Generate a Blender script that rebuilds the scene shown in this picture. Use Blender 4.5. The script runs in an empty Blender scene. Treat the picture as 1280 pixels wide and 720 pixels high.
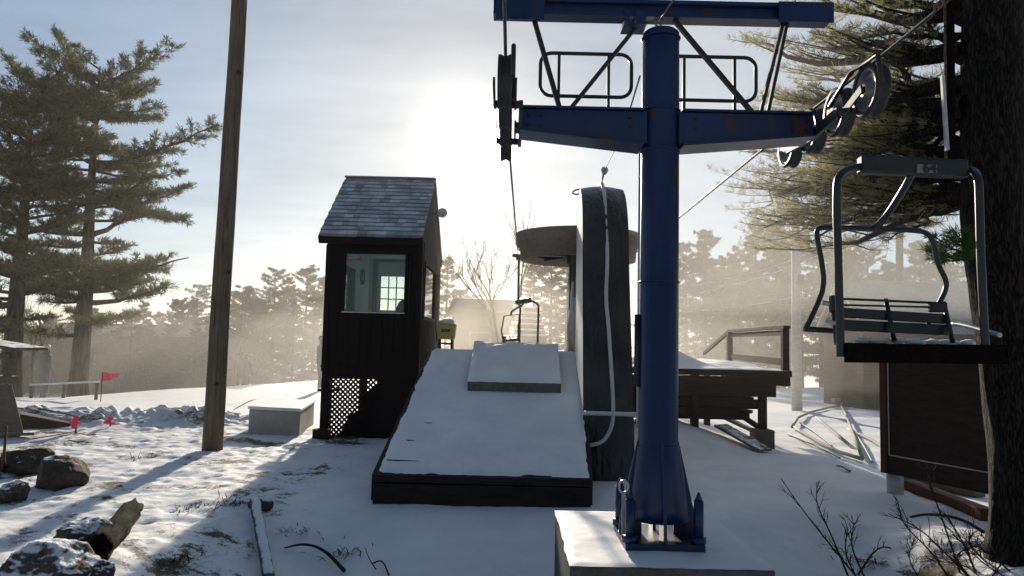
import bpy, bmesh, math, random
from mathutils import Vector, Matrix, noise
R = math.radians
random.seed(7)
SC = bpy.context.scene
COL = SC.collection

# ------------------------------------------------------------------ camera
F = 914.0
PITCH, ROLL = R(4.4), R(1.3)
EYE = Vector((0, 0, 1.7))
ROT = Matrix.Rotation(math.pi / 2 + PITCH, 3, 'X') @ Matrix.Rotation(ROLL, 3, 'Z')
cd = bpy.data.cameras.new('camera')
cam = bpy.data.objects.new('camera', cd)
COL.objects.link(cam)
cam.location = EYE
cam.rotation_euler = ROT.to_euler()
cd.sensor_width = 36
cd.lens = 36 * F / 1280
cd.clip_start = 0.05
cd.clip_end = 3000
SC.camera = cam

def ray(px, py):
    return ROT @ Vector(((px - 640) / F, -(py - 360) / F, -1))
def P(px, py, d):
    "point of the place at distance d (metres, along y) seen in that direction"
    r = ray(px, py)
    return EYE + r * (d / r.y)
def G(px, py, z=0.0):
    "point on the level z seen in that direction"
    r = ray(px, py)
    return EYE + r * ((z - EYE.z) / r.z)

# ------------------------------------------------------------------ mesh builder
V = Vector
class MB:
    def __init__(s):
        s.v, s.f, s.sm = [], [], []
    def add(s, vs, fs, smooth=False):
        o = len(s.v)
        s.v.extend([tuple(q) for q in vs])
        for q in fs:
            s.f.append([i + o for i in q]); s.sm.append(smooth)
    def hexa(s, a):
        "eight corners: bottom four counter-clockwise, top four"
        s.add(a, [(3, 2, 1, 0), (4, 5, 6, 7), (0, 1, 5, 4), (1, 2, 6, 5), (2, 3, 7, 6), (3, 0, 4, 7)])
        return s
    def box(s, lo, hi):
        x0, y0, z0 = lo; x1, y1, z1 = hi
        return s.hexa([(x0, y0, z0), (x1, y0, z0), (x1, y1, z0), (x0, y1, z0), (x0, y0, z1), (x1, y0, z1), (x1, y1, z1), (x0, y1, z1)])
    def cbox(s, c, size, rot=None):
        c = V(c); hx, hy, hz = [q / 2 for q in size]
        a = [V(q) for q in [(-hx, -hy, -hz), (hx, -hy, -hz), (hx, hy, -hz), (-hx, hy, -hz), (-hx, -hy, hz), (hx, -hy, hz), (hx, hy, hz), (-hx, hy, hz)]]
        if rot is not None: a = [rot @ q for q in a]
        return s.hexa([c + q for q in a])
    def bar(s, p0, p1, w, h, up=(0, 0, 1)):
        "a squared bar from p0 to p1, w wide, h high"
        p0, p1 = V(p0), V(p1)
        t = (p1 - p0).normalized()
        sd = t.cross(V(up))
        if sd.length < 1e-4: sd = t.cross(V((0, 1, 0)))
        sd.normalize(); u = sd.cross(t).normalized()
        a = []
        for q in (p0, p1):
            a.append([q - sd * w / 2 - u * h / 2, q + sd * w / 2 - u * h / 2, q + sd * w / 2 + u * h / 2, q - sd * w / 2 + u * h / 2])
        s.add(a[0] + a[1], [(0, 1, 2, 3), (7, 6, 5, 4), (0, 4, 5, 1), (1, 5, 6, 2), (2, 6, 7, 3), (3, 7, 4, 0)])
        return s
    def tube(s, pts, r, n=8, cap=True, closed=False):
        pts = [V(p) for p in pts]
        m = len(pts)
        rs = r if isinstance(r, (list, tuple)) else [r] * m
        vs, fs = [], []
        t0 = (pts[1] - pts[0]).normalized()
        nrm = t0.orthogonal().normalized()
        for i, p in enumerate(pts):
            if closed: t = pts[(i + 1) % m] - pts[i - 1]
            elif i == 0: t = pts[1] - pts[0]
            elif i == m - 1: t = pts[-1] - pts[-2]
            else: t = (pts[i + 1] - p).normalized() + (p - pts[i - 1]).normalized()
            t = t.normalized() if t.length > 1e-9 else t0
            nrm = (nrm - t * nrm.dot(t))
            nrm = nrm.normalized() if nrm.length > 1e-6 else t.orthogonal().normalized()
            b = t.cross(nrm)
            for k in range(n):
                a = 2 * math.pi * k / n
                vs.append(p + (nrm * math.cos(a) + b * math.sin(a)) * rs[i])
        for i in range(m if closed else m - 1):
            j = (i + 1) % m
            for k in range(n):
                l = (k + 1) % n
                fs.append((i * n + k, i * n + l, j * n + l, j * n + k))
        s.add(vs, fs, True)
        if cap and not closed:
            o = len(s.v) - len(vs)
            s.f.append([o + k for k in range(n)][::-1]); s.sm.append(False)
            s.f.append([o + (m - 1) * n + k for k in range(n)]); s.sm.append(False)
        return s
    def lathe(s, prof, c, axis='Z', n=32):
        "profile of (radius, height) about an axis through c"
        c = V(c); vs, fs = [], []
        for (r, h) in prof:
            for k in range(n):
                a = 2 * math.pi * k / n
                x, y = r * math.cos(a), r * math.sin(a)
                q = {'Z': (x, y, h), 'X': (h, x, y), 'Y': (y, h, x)}[axis]
                vs.append(c + V(q))
        for i in range(len(prof) - 1):
            for k in range(n):
                l = (k + 1) % n
                fs.append((i * n + k, i * n + l, (i + 1) * n + l, (i + 1) * n + k))
        s.add(vs, fs, True)
        return s
    def grid(s, fn, nu, nv, smooth=True):
        vs = [fn(i / nu, j / nv) for j in range(nv + 1) for i in range(nu + 1)]
        w = nu + 1
        s.add(vs, [(j * w + i, j * w + i + 1, (j + 1) * w + i + 1, (j + 1) * w + i) for j in range(nv) for i in range(nu)], smooth)
        return s
    def tri(s, a, b, c):
        o = len(s.v); s.v.extend((tuple(a), tuple(b), tuple(c))); s.f.append((o, o + 1, o + 2)); s.sm.append(False)
    def quad(s, a, b, c, d):
        s.add([a, b, c, d], [(0, 1, 2, 3)])
    def rock(s, c, size, seed, rough=0.35, sub=4, rotz=0):
        bm = bmesh.new()
        bmesh.ops.create_icosphere(bm, subdivisions=sub, radius=1)
        off = V((seed * 3.7, seed * 1.3, seed * 2.1)); m = Matrix.Rotation(rotz, 3, 'Z')
        vs = []
        rr = random.Random(seed)
        pl = []
        for _ in range(15 if rough > .12 else 0):
            n_ = V((rr.gauss(0, 1), rr.gauss(0, 1), rr.gauss(0, 1))).normalized(); pl.append((n_, rr.uniform(.72, 1.0)))
        for q in bm.verts:
            d = q.co.normalized()
            k = 1.12 if pl else 1
            for n_, h_ in pl:
                t = n_.dot(d)
                if t > .05: k = min(k, h_ / t)
            k *= 1 + rough * .3 * noise.noise(d * 1.1 + off) + rough * .3 * noise.noise(d * 3 + off) + rough * .16 * noise.noise(d * 8 + off)
            p = d * k
            vs.append(V(c) + m @ V((p.x * size[0], p.y * size[1], p.z * size[2])))
        fs = [[w.index for w in q.verts] for q in bm.faces]
        bm.free()
        s.add(vs, fs, True)
        return s

ORG = {}
def build(name, mb, mat, parent=None, bevel=0, autosmooth=False, kind=None, label=None):
    me = bpy.data.meshes.new(name)
    o0 = ORG.get(parent.name, V((0, 0, 0))) if parent else V((0, 0, 0))
    me.from_pydata([(x - o0.x, y - o0.y, z - o0.z) for x, y, z in mb.v], [], mb.f)
    me.polygons.foreach_set('use_smooth', mb.sm)
    me.update()
    o = bpy.data.objects.new(name, me)
    COL.objects.link(o)
    if mat: me.materials.append(mat)
    if parent:
        o.parent = parent
        ORG[o.name] = o0
    if bevel:
        b = o.modifiers.new('bevel', 'BEVEL'); b.width = bevel; b.segments = 2; b.limit_method = 'ANGLE'; b.angle_limit = R(40)
    if kind: o['kind'] = kind
    if label: o['label'] = label
    return o
def thing(name, label, cat, loc, group=None):
    o = bpy.data.objects.new(name, None); COL.objects.link(o)
    o.empty_display_size = .2
    o.location = V(loc); ORG[o.name] = V(loc)
    o['label'] = label; o['category'] = cat
    if group: o['group'] = group
    return o
def solo(name, mb, mat, label, cat, loc, group=None, **k):
    "a thing that is one mesh"
    me_o = V(loc)
    mb.v = [(x - me_o.x, y - me_o.y, z - me_o.z) for x, y, z in mb.v]
    o = build(name, mb, mat, **k)
    o.location = me_o
    o['label'] = label; o['category'] = cat
    if group: o['group'] = group
    return o
def dup(root, loc, rotz=0, scale=1, label=None, group=None):
    r = root.copy(); COL.objects.link(r); r.location = loc; r.rotation_euler = (0, 0, rotz); r.scale = (scale,) * 3 if not isinstance(scale, tuple) else scale
    if label: r['label'] = label
    if group: r['group'] = group
    def kids(a, b):
        for ch in list(a.children):
            c = ch.copy(); COL.objects.link(c); c.parent = b
            kids(ch, c)
    kids(root, r)
    return r

# ------------------------------------------------------------------ materials
def mat_new(name):
    m = bpy.data.materials.new(name); m.use_nodes = True
    nt = m.node_tree; nt.nodes.clear()
    return m, nt
class N:
    "terse node helper"
    def __init__(s, nt): s.nt = nt
    def n(s, t, **k):
        q = s.nt.nodes.new(t)
        for a, b in k.items():
            if a.startswith('i_'):
                q.inputs[a[2:].replace('_', ' ')].default_value = b
            else: setattr(q, a, b)
        return q
    def l(s, a, b): s.nt.links.new(a, b)
    def ramp(s, src, stops):
        q = s.n('ShaderNodeValToRGB')
        e = q.color_ramp.elements
        while len(e) < len(stops): e.new(.5)
        for el, (p, c) in zip(e, stops):
            el.position = p; el.color = (*c, 1) if len(c) == 3 else c
        s.l(src, q.inputs[0]); return q.outputs[0]
    def noise(s, vec, scale, detail=4, rough=.55):
        q = s.n('ShaderNodeTexNoise'); q.inputs['Scale'].default_value = scale; q.inputs['Detail'].default_value = detail; q.inputs['Roughness'].default_value = rough
        if vec: s.l(vec, q.inputs['Vector'])
        return q.outputs['Fac']
    def math(s, op, a, b=None, c=None, clamp=False):
        q = s.n('ShaderNodeMath', operation=op); q.use_clamp = clamp
        for i, x in enumerate((a, b, c)):
            if x is None: continue
            if isinstance(x, (int, float)): q.inputs[i].default_value = x
            else: s.l(x, q.inputs[i])
        return q.outputs[0]
    def mix(s, fac, a, b):
        q = s.n('ShaderNodeMix', data_type='RGBA')
        for sock, x in ((q.inputs[0], fac), (q.inputs[6], a), (q.inputs[7], b)):
            if isinstance(x, tuple): sock.default_value = (*x, 1)
            elif isinstance(x, (int, float)): sock.default_value = x
            else: s.l(x, sock)
        return q.outputs[2]
    def mapping(s, vec, scale=(1, 1, 1), rot=(0, 0, 0)):
        q = s.n('ShaderNodeMapping'); q.inputs['Scale'].default_value = scale; q.inputs['Rotation'].default_value = rot
        s.l(vec, q.inputs['Vector']); return q.outputs[0]
    def bump(s, h, strength, dist=.02):
        q = s.n('ShaderNodeBump'); q.inputs['Strength'].default_value = strength; q.inputs['Distance'].default_value = dist
        s.l(h, q.inputs['Height']); return q.outputs[0]

def surface(name, c0, c1, scale=3, stretch=(1, 1, 1), rough=.7, metal=0, bump=.3, bdist=.01, fine=None, spec=None, snow=None, c2=None, rust=None, crack=False):
    """two-colour weathered surface; stretch squeezes the pattern along the grain;
    snow=(amount) dusts the faces that look up"""
    m, nt = mat_new(name); k = N(nt)
    tc = k.n('ShaderNodeTexCoord').outputs['Object']
    vec = k.mapping(tc, stretch)
    a = k.noise(vec, scale, 6, .6)
    b = k.noise(vec, scale * (fine or 6), 4, .6)
    big = k.noise(tc, scale * .35, 3)
    f = k.math('ADD', k.math('MULTIPLY', a, .6), k.math('MULTIPLY', b, .4))
    col = k.ramp(f, [(.32, c0), (.68, c1)])
    if c2: col = k.mix(k.ramp(big, [(.5, (0, 0, 0)), (.66, (1, 1, 1))]), col, c2)
    if crack:
        cn = k.noise(k.mapping(tc, (1, 1, .05)), 22, 4, .6)
        ck_ = k.ramp(cn, [(.30, (1, 1, 1)), (.40, (0, 0, 0))]); col = k.mix(ck_, col, (.02, .015, .012))
        f = k.math('SUBTRACT', f, k.math('MULTIPLY', ck_, .6))
    if rust:
        rn = k.math('MULTIPLY', k.noise(k.mapping(tc, (1, 1, .3)), 7, 6, .7), k.math('ADD', big, .5))
        col = k.mix(k.ramp(rn, [(.60, (0, 0, 0)), (.70, (1, 1, 1))]), col, rust)
    rg = k.math('ADD', k.math('MULTIPLY', a, .3), rough - .15)
    nr = k.bump(f, bump, bdist)
    p = k.n('ShaderNodeBsdfPrincipled'); p.inputs['Metallic'].default_value = metal
    p.inputs['Specular IOR Level'].default_value = spec if spec is not None else (.18 if rough >= .7 else .5)
    if snow is not None:
        ge = k.n('ShaderNodeNewGeometry')
        sep = k.n('ShaderNodeSeparateXYZ'); k.l(ge.outputs['Normal'], sep.inputs[0])
        sn = k.noise(ge.outputs['Position'], 9, 5, .65)
        q = k.math('ADD', sep.outputs[2], k.math('MULTIPLY', k.math('SUBTRACT', sn, .5), 1.5))
        fac = k.math('MULTIPLY', k.math('SUBTRACT', q, 1 - snow), 5, clamp=True)
        col = k.mix(fac, col, (.78, .8, .84))
        rg = k.math('ADD', rg, k.math('MULTIPLY', fac, .1))
    k.l(col, p.inputs['Base Color']); k.l(rg, p.inputs['Roughness']); k.l(nr, p.inputs['Normal'])
    o = k.n('ShaderNodeOutputMaterial'); k.l(p.outputs[0], o.inputs[0])
    return m

M = {}
M['navy'] = surface('navy_paint', (.004, .012, .055), (.010, .028, .11), 2.2, (1, 1, .35), rough=.36, bump=.12, bdist=.004, fine=9, c2=(.007, .017, .062), rust=(.055, .025, .012))
M['black_steel'] = surface('dark_steel', (.008, .009, .010), (.022, .023, .026), 5, rough=.5, bump=.15, bdist=.003)
M['chair_steel'] = surface('chair_paint', (.008, .012, .013), (.02, .026, .028), 6, rough=.38, bump=.15, bdist=.002)
M['galv'] = surface('galvanised', (.28, .29, .30), (.5, .51, .52), 8, rough=.4, metal=.6, bump=.1, bdist=.002)
M['rubber'] = surface('rubber', (.01, .01, .011), (.03, .03, .03), 8, rough=.6, bump=.2, bdist=.003)
M['bright'] = surface('worn_steel', (.35, .35, .36), (.62, .62, .63), 6, rough=.35, metal=.5, bump=.1, bdist=.002)
M['hut'] = surface('stained_boards', (.007, .005, .0045), (.022, .0145, .0125), 3, (7, 7, .35), rough=.75, bump=.5, bdist=.006)
M['dark_wood'] = surface('dark_wood', (.014, .010, .008), (.05, .036, .028), 3, (1.2, 6, 6), rough=.8, bump=.5, bdist=.006)
M['deck_wood'] = surface('weathered_deck', (.05, .038, .03), (.14, .11, .09), 3, (1, 6, 6), rough=.8, bump=.5, bdist=.006)
M['pole'] = surface('pole_wood', (.05, .038, .03), (.22, .165, .125), 4.5, (6, 6, .22), rough=.88, bump=1.0, bdist=.02, c2=(.10, .08, .065), crack=True)
M['grey_wood'] = surface('grey_wood', (.08, .065, .052), (.2, .165, .135), 3, (1.5, 5, 5), rough=.85, bump=.6, bdist=.008, snow=.18)
M['redwood'] = surface('brown_stain', (.045, .02, .012), (.12, .055, .034), 3, (6, 6, .5), rough=.75, bump=.4, bdist=.005)
M['panel'] = surface('panel_wood', (.018, .011, .008), (.055, .034, .026), 4, (.4, 1, 7), rough=.7, bump=.5, bdist=.006)
M['concrete'] = surface('concrete', (.26, .25, .23), (.42, .40, .37), 3, rough=.85, bump=.3, bdist=.006, fine=12, c2=(.24, .22, .2))
M['concrete_dark'] = surface('damp_concrete', (.06, .056, .05), (.16, .15, .135), 3, rough=.85, bump=.4, bdist=.008, fine=12)
M['rope'] = surface('steel_rope', (.05, .05, .05), (.2, .19, .18), 30, rough=.5, metal=.4, bump=.6, bdist=.004)
M['rope_dark'] = surface('dark_rope', (.02, .02, .022), (.06, .06, .06), 30, rough=.5, bump=.5, bdist=.004)
M['white_hose'] = surface('white_hose', (.42, .43, .45), (.62, .63, .65), 4, rough=.45, bump=.1, bdist=.003)
M['rock'] = surface('rock', (.035, .03, .027), (.15, .13, .115), 3.5, rough=.9, bump=.9, bdist=.05, fine=8, snow=.34)
M['rock_bare'] = surface('bare_rock', (.03, .024, .02), (.12, .092, .075), 3, rough=.88, bump=.9, bdist=.05, fine=8, snow=.1)
M['twig'] = surface('twig', (.012, .009, .007), (.05, .038, .03), 12, rough=.85, bump=.3, bdist=.004)
M['plate'] = surface('grey_plate', (.16, .16, .16), (.26, .26, .26), 6, rough=.7)
M['rotten'] = surface('rotten_wood', (.003, .0025, .002), (.014, .010, .008), 6, (1, 1, 1), rough=.95, bump=1, bdist=.03, spec=.05)
M['log'] = surface('log', (.07, .055, .045), (.2, .165, .14), 5, (5, .5, 5), rough=.9, bump=.7, bdist=.02, snow=.52)
M['teal'] = surface('teal_wall', (.54, .64, .64), (.66, .75, .74), 2, rough=.8, bump=.05)
M['white_paint'] = surface('white_paint', (.62, .64, .64), (.8, .8, .79), 3, rough=.55, bump=.1, bdist=.002)
M['red_sign'] = surface('red_sign', (.3, .03, .025), (.45, .06, .045), 6, rough=.5, bump=.05)
M['yellow'] = surface('yellow_plastic', (.3, .27, .05), (.45, .4, .1), 4, rough=.5, bump=.05)
M['pink'] = surface('pink_cloth', (.8, .04, .12), (.95, .09, .2), 5, rough=.7, bump=.3, bdist=.01)
M['bldg'] = surface('brown_siding', (.045, .034, .027), (.11, .085, .07), 2, (.4, .4, 6), rough=.85, bump=.3)
M['skin'] = surface('skin', (.42, .26, .19), (.55, .36, .27), 6, rough=.6, bump=.05)
M['jacket_dark'] = surface('dark_jacket', (.012, .013, .018), (.035, .037, .045), 6, rough=.8, bump=.3)
M['jacket_blue'] = surface('blue_jacket', (.02, .06, .1), (.05, .12, .17), 6, rough=.8, bump=.3)
M['jacket_pale'] = surface('pale_jacket', (.16, .17, .18), (.26, .27, .27), 6, rough=.8, bump=.3)
M['birch'] = surface('pale_post', (.35, .33, .3), (.62, .6, .57), 5, (1, 1, 3), rough=.8, bump=.3, bdist=.008)

M['wheel'] = surface('wheel_alloy', (.10, .10, .105), (.22, .22, .23), 6, rough=.35, metal=.5, bump=.1, bdist=.002)

def bark(name, c0, c1, sc=4):
    m, nt = mat_new(name); k = N(nt)
    tc = k.n('ShaderNodeTexCoord').outputs['Object']
    vec = k.mapping(tc, (1, 1, .17))
    vo = k.n('ShaderNodeTexVoronoi', feature='DISTANCE_TO_EDGE'); vo.inputs['Scale'].default_value = sc * 3.2
    nz = k.n('ShaderNodeTexNoise'); nz.inputs['Scale'].default_value = sc * 2; nz.inputs['Detail'].default_value = 5
    k.l(vec, nz.inputs['Vector'])
    ad = k.n('ShaderNodeVectorMath', operation='ADD'); mu = k.n('ShaderNodeVectorMath', operation='SCALE'); mu.inputs['Scale'].default_value = .34
    k.l(nz.outputs['Color'], mu.inputs[0]); k.l(vec, ad.inputs[0]); k.l(mu.outputs[0], ad.inputs[1]); k.l(ad.outputs[0], vo.inputs['Vector'])
    e = k.ramp(vo.outputs['Distance'], [(.0, (0, 0, 0)), (.22, (1, 1, 1))])
    f = k.math('MULTIPLY', e, k.math('ADD', k.noise(vec, sc * 9, 4), .35))
    col = k.ramp(f, [(.1, c0), (.85, c1)])
    p = k.n('ShaderNodeBsdfPrincipled'); p.inputs['Roughness'].default_value = .9; p.inputs['Specular IOR Level'].default_value = .25
    k.l(col, p.inputs['Base Color']); k.l(k.bump(f, 1, .04), p.inputs['Normal'])
    o = k.n('ShaderNodeOutputMaterial'); k.l(p.outputs[0], o.inputs[0]); return m
M['bark'] = bark('pine_bark', (.003, .0025, .002), (.04, .03, .023), 6)
M['bark_far'] = bark('far_bark', (.015, .012, .01), (.08, .065, .055), 2)

def foliage(name, c0, c1, trans=.35):
    m, nt = mat_new(name); k = N(nt)
    ge = k.n('ShaderNodeNewGeometry')
    tc = k.n('ShaderNodeTexCoord').outputs['Object']
    f = k.math('ADD', k.math('MULTIPLY', k.noise(tc, 1.3, 3), .7), k.math('MULTIPLY', ge.outputs['Random Per Island'], .3))
    col = k.ramp(f, [(.3, c0), (.7, c1)])
    d = k.n('ShaderNodeBsdfPrincipled'); d.inputs['Roughness'].default_value = .6; d.inputs['Specular IOR Level'].default_value = .3
    t = k.n('ShaderNodeBsdfTranslucent'); mx = k.n('ShaderNodeMixShader'); mx.inputs[0].default_value = trans
    k.l(col, d.inputs['Base Color']); k.l(col, t.inputs[0]); k.l(d.outputs[0], mx.inputs[1]); k.l(t.outputs[0], mx.inputs[2])
    o = k.n('ShaderNodeOutputMaterial'); k.l(mx.outputs[0], o.inputs[0]); return m
M['needles'] = foliage('pine_needles', (.035, .042, .02), (.11, .12, .055), .5)
M['needles_near'] = foliage('near_needles', (.13, .12, .055), (.42, .38, .2), .7)
M['needles_green'] = foliage('green_needles', (.03, .06, .018), (.08, .14, .04), .45)
M['needles_far'] = foliage('far_needles', (.016, .022, .014), (.05, .056, .036))

def glass_mat(name, tint=(.9, .95, .95), refl=.12):
    m, nt = mat_new(name); k = N(nt)
    t = k.n('ShaderNodeBsdfTransparent'); t.inputs[0].default_value = (*tint, 1)
    g = k.n('ShaderNodeBsdfGlossy'); g.inputs['Roughness'].default_value = .03
    fr = k.n('ShaderNodeFresnel'); fr.inputs[0].default_value = 1.5
    mx = k.n('ShaderNodeMixShader'); k.l(k.math('ADD', fr.outputs[0], refl - .04, clamp=True), mx.inputs[0]); k.l(t.outputs[0], mx.inputs[1]); k.l(g.outputs[0], mx.inputs[2])
    o = k.n('ShaderNodeOutputMaterial'); k.l(mx.outputs[0], o.inputs[0]); return m
M['glass'] = glass_mat('window_glass', refl=.05)

def snow_mat(name, dirt=0.0, attr=False):
    m, nt = mat_new(name); k = N(nt)
    ge = k.n('ShaderNodeNewGeometry'); pos = ge.outputs['Position']
    n1 = k.noise(pos, 1.7, 5, .6); n2 = k.noise(pos, 13, 6, .65); n3 = k.noise(pos, 70, 3, .6)
    snow = k.ramp(n1, [(.35, (.70, .725, .77)), (.65, (.80, .815, .84))])
    h = k.math('ADD', k.math('MULTIPLY', n2, .7), k.math('MULTIPLY', n3, .3))
    soil = k.ramp(k.noise(pos, 26, 5, .7), [(.35, (.035, .028, .018)), (.55, (.11, .09, .055)), (.72, (.2, .17, .11))])
    if attr:
        at = k.n('ShaderNodeAttribute', attribute_name='dirt')
        v = k.math('ADD', at.outputs['Fac'], k.math('MULTIPLY', k.math('SUBTRACT', n2, .5), 1.5))
        v = k.math('ADD', v, k.math('MULTIPLY', k.math('SUBTRACT', n3, .5), .7))
        fac = k.math('MULTIPLY', k.math('SUBTRACT', v, .56), 4.5, clamp=True)
        col = k.mix(fac, snow, soil)
    else:
        v = k.math('ADD', n2, k.math('MULTIPLY', k.math('SUBTRACT', n3, .5), .6))
        fac = k.math('MULTIPLY', k.math('SUBTRACT', v, .9 - dirt), 4, clamp=True)
        col = k.mix(fac, snow, soil)
    p = k.n('ShaderNodeBsdfPrincipled'); p.inputs['Roughness'].default_value = .7; p.inputs['Specular IOR Level'].default_value = .15
    k.l(col, p.inputs['Base Color']); k.l(k.bump(h, .3, .03 if attr else .012), p.inputs['Normal'])
    o = k.n('ShaderNodeOutputMaterial'); k.l(p.outputs[0], o.inputs[0]); return m
M['snow'] = snow_mat('snow', .12)
M['ground'] = snow_mat('snow_ground', attr=True)

def tarp_mat():
    m, nt = mat_new('black_tarp'); k = N(nt)
    tc = k.n('ShaderNodeTexCoord').outputs['Object']
    n1 = k.noise(k.mapping(tc, (3, 1, .7)), 2.2, 4, .55); n2 = k.noise(tc, 14, 4)
    col = k.ramp(k.noise(tc, 1.6, 4), [(.35, (.012, .012, .0125)), (.7, (.042, .04, .037))])
    p = k.n('ShaderNodeBsdfPrincipled'); k.l(col, p.inputs['Base Color'])
    p.inputs['Specular IOR Level'].default_value = .5
    k.l(k.math('ADD', k.math('MULTIPLY', n2, .2), .3), p.inputs['Roughness'])
    k.l(k.bump(k.math('ADD', n1, k.math('MULTIPLY', n2, .08)), .8, .12), p.inputs['Normal'])
    o = k.n('ShaderNodeOutputMaterial'); k.l(p.outputs[0], o.inputs[0]); return m
M['tarp'] = tarp_mat()
M['tarp_pale'] = surface('haze_pale_tarp', (.5, .5, .49), (.78, .77, .75), 3, (1, 1, .4), rough=.5, bump=.4, bdist=.03)  # haze on the arch side put into this colour; strips are pale themselves
M['shingle'] = surface('roof_shingle', (.34, .36, .40), (.6, .63, .68), 5, (1, 1, 1), rough=.8, bump=.5, bdist=.006, fine=10, c2=(.66, .68, .73))
def shingle_mat():
    m, nt = mat_new('frosted_shingles'); k = N(nt)
    ge = k.n('ShaderNodeNewGeometry'); tc = k.n('ShaderNodeTexCoord').outputs['Object']
    sep = k.n('ShaderNodeSeparateXYZ'); k.l(ge.outputs['Normal'], sep.inputs[0])
    base = k.ramp(ge.outputs['Random Per Island'], [(0, (.14, .15, .17)), (1, (.24, .25, .275))])
    fr = k.math('ADD', k.math('MULTIPLY', k.noise(tc, 2.2, 6, .65), .8), k.math('MULTIPLY', ge.outputs['Random Per Island'], .25))
    up = k.math('MULTIPLY', k.math('SUBTRACT', sep.outputs[2], .4), 5, clamp=True)
    f = k.math('MULTIPLY', k.math('MULTIPLY', k.math('SUBTRACT', fr, .28), 2.6, clamp=True), up)
    p = k.n('ShaderNodeBsdfPrincipled'); p.inputs['Roughness'].default_value = .85; p.inputs['Specular IOR Level'].default_value = .15
    k.l(k.mix(f, base, (.62, .65, .70)), p.inputs['Base Color']); k.l(k.bump(k.noise(tc, 40, 4), .4, .006), p.inputs['Normal'])
    o = k.n('ShaderNodeOutputMaterial'); k.l(p.outputs[0], o.inputs[0]); return m
M['shingle'] = shingle_mat()
M['snow_roof'] = surface('frosted_roof', (.2, .21, .23), (.42, .44, .47), 1.5, rough=.75, bump=.2, bdist=.01)
M['drum'] = surface('weathered_drum', (.12, .095, .075), (.24, .2, .165), 2, rough=.7, bump=.2)

# ------------------------------------------------------------------ sky and sun
sun_r = (ray(584, 176)).normalized()
SUN_EL = math.asin(sun_r.z); SUN_AZ = math.atan2(sun_r.x, sun_r.y)
w = bpy.data.worlds.new('World'); SC.world = w; w.use_nodes = True
nt = w.node_tree; nt.nodes.clear(); k = N(nt)
tcg = k.n('ShaderNodeTexCoord').outputs['Generated']
sky = k.n('ShaderNodeTexSky', sky_type='NISHITA'); sky.sun_disc = False
sky.sun_elevation = SUN_EL; sky.sun_rotation = SUN_AZ; sky.air_density = 1.0; sky.dust_density = .25; sky.ozone_density = 2.0; sky.altitude = 300
dt = k.n('ShaderNodeVectorMath', operation='DOT_PRODUCT'); k.l(tcg, dt.inputs[0]); dt.inputs[1].default_value = sun_r
ang = k.math('SUBTRACT', 1, dt.outputs['Value'])
sep = k.n('ShaderNodeSeparateXYZ'); k.l(tcg, sep.inputs[0])
zz = k.math('ADD', k.math('MAXIMUM', sep.outputs[2], 0), .12)
cmb = k.n('ShaderNodeCombineXYZ')
k.l(k.math('DIVIDE', sep.outputs[0], zz), cmb.inputs[0]); k.l(k.math('DIVIDE', sep.outputs[1], zz), cmb.inputs[1])
cv = k.mapping(cmb.outputs[0], (.55, 1.25, 1), (0, 0, R(-14)))
c1 = k.noise(cv, 1.1, 7, .58)
cl = k.ramp(c1, [(.34, (0, 0, 0)), (.72, (1, 1, 1))])
near = k.math('POWER', 2.718, k.math('MULTIPLY', ang, -6.5))       # thin cloud bright on the sun's side
glow = k.math('ADD', k.math('MULTIPLY', k.math('POWER', 2.718, k.math('MULTIPLY', ang, -26)), .04), k.math('MULTIPLY', k.math('POWER', 2.718, k.math('MULTIPLY', ang, -150)), .16))
core = k.math('ADD', k.math('MULTIPLY', k.math('POWER', 2.718, k.math('MULTIPLY', ang, -4000)), 2100), k.math('MULTIPLY', k.math('POWER', 2.718, k.math('MULTIPLY', ang, -700)), .8))
cloudf = k.math('MULTIPLY', k.math('ADD', k.math('MULTIPLY', cl, .62), .58), k.math('ADD', k.math('MULTIPLY', near, .04), k.math('MULTIPLY', k.math('POWER', 2.718, k.math('MULTIPLY', ang, -1.1)), .42)))
lum = k.math('ADD', k.math('ADD', cloudf, glow), core)
em = k.n('ShaderNodeMix', data_type='RGBA')
warm = k.mix(k.math('POWER', 2.718, k.math('MULTIPLY', ang, -20)), (.56, .75, 1.0), (1.0, .94, .83))
bgs = k.n('ShaderNodeBackground'); k.l(sky.outputs[0], bgs.inputs[0]); bgs.inputs[1].default_value = .046
bgc = k.n('ShaderNodeBackground'); k.l(warm, bgc.inputs[0]); k.l(lum, bgc.inputs[1])
ad = k.n('ShaderNodeAddShader'); k.l(bgs.outputs[0], ad.inputs[0]); k.l(bgc.outputs[0], ad.inputs[1])
wo = k.n('ShaderNodeOutputWorld'); k.l(ad.outputs[0], wo.inputs[0])

sd = bpy.data.lights.new('sun', 'SUN'); sd.energy = 5.0; sd.angle = R(.55); sd.color = (1, .84, .62)
so = bpy.data.objects.new('sun', sd); COL.objects.link(so)
lamp_r = sun_r
so.rotation_euler = (-lamp_r).to_track_quat('-Z', 'Y').to_euler(); so.location = (0, 20, 20)

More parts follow.
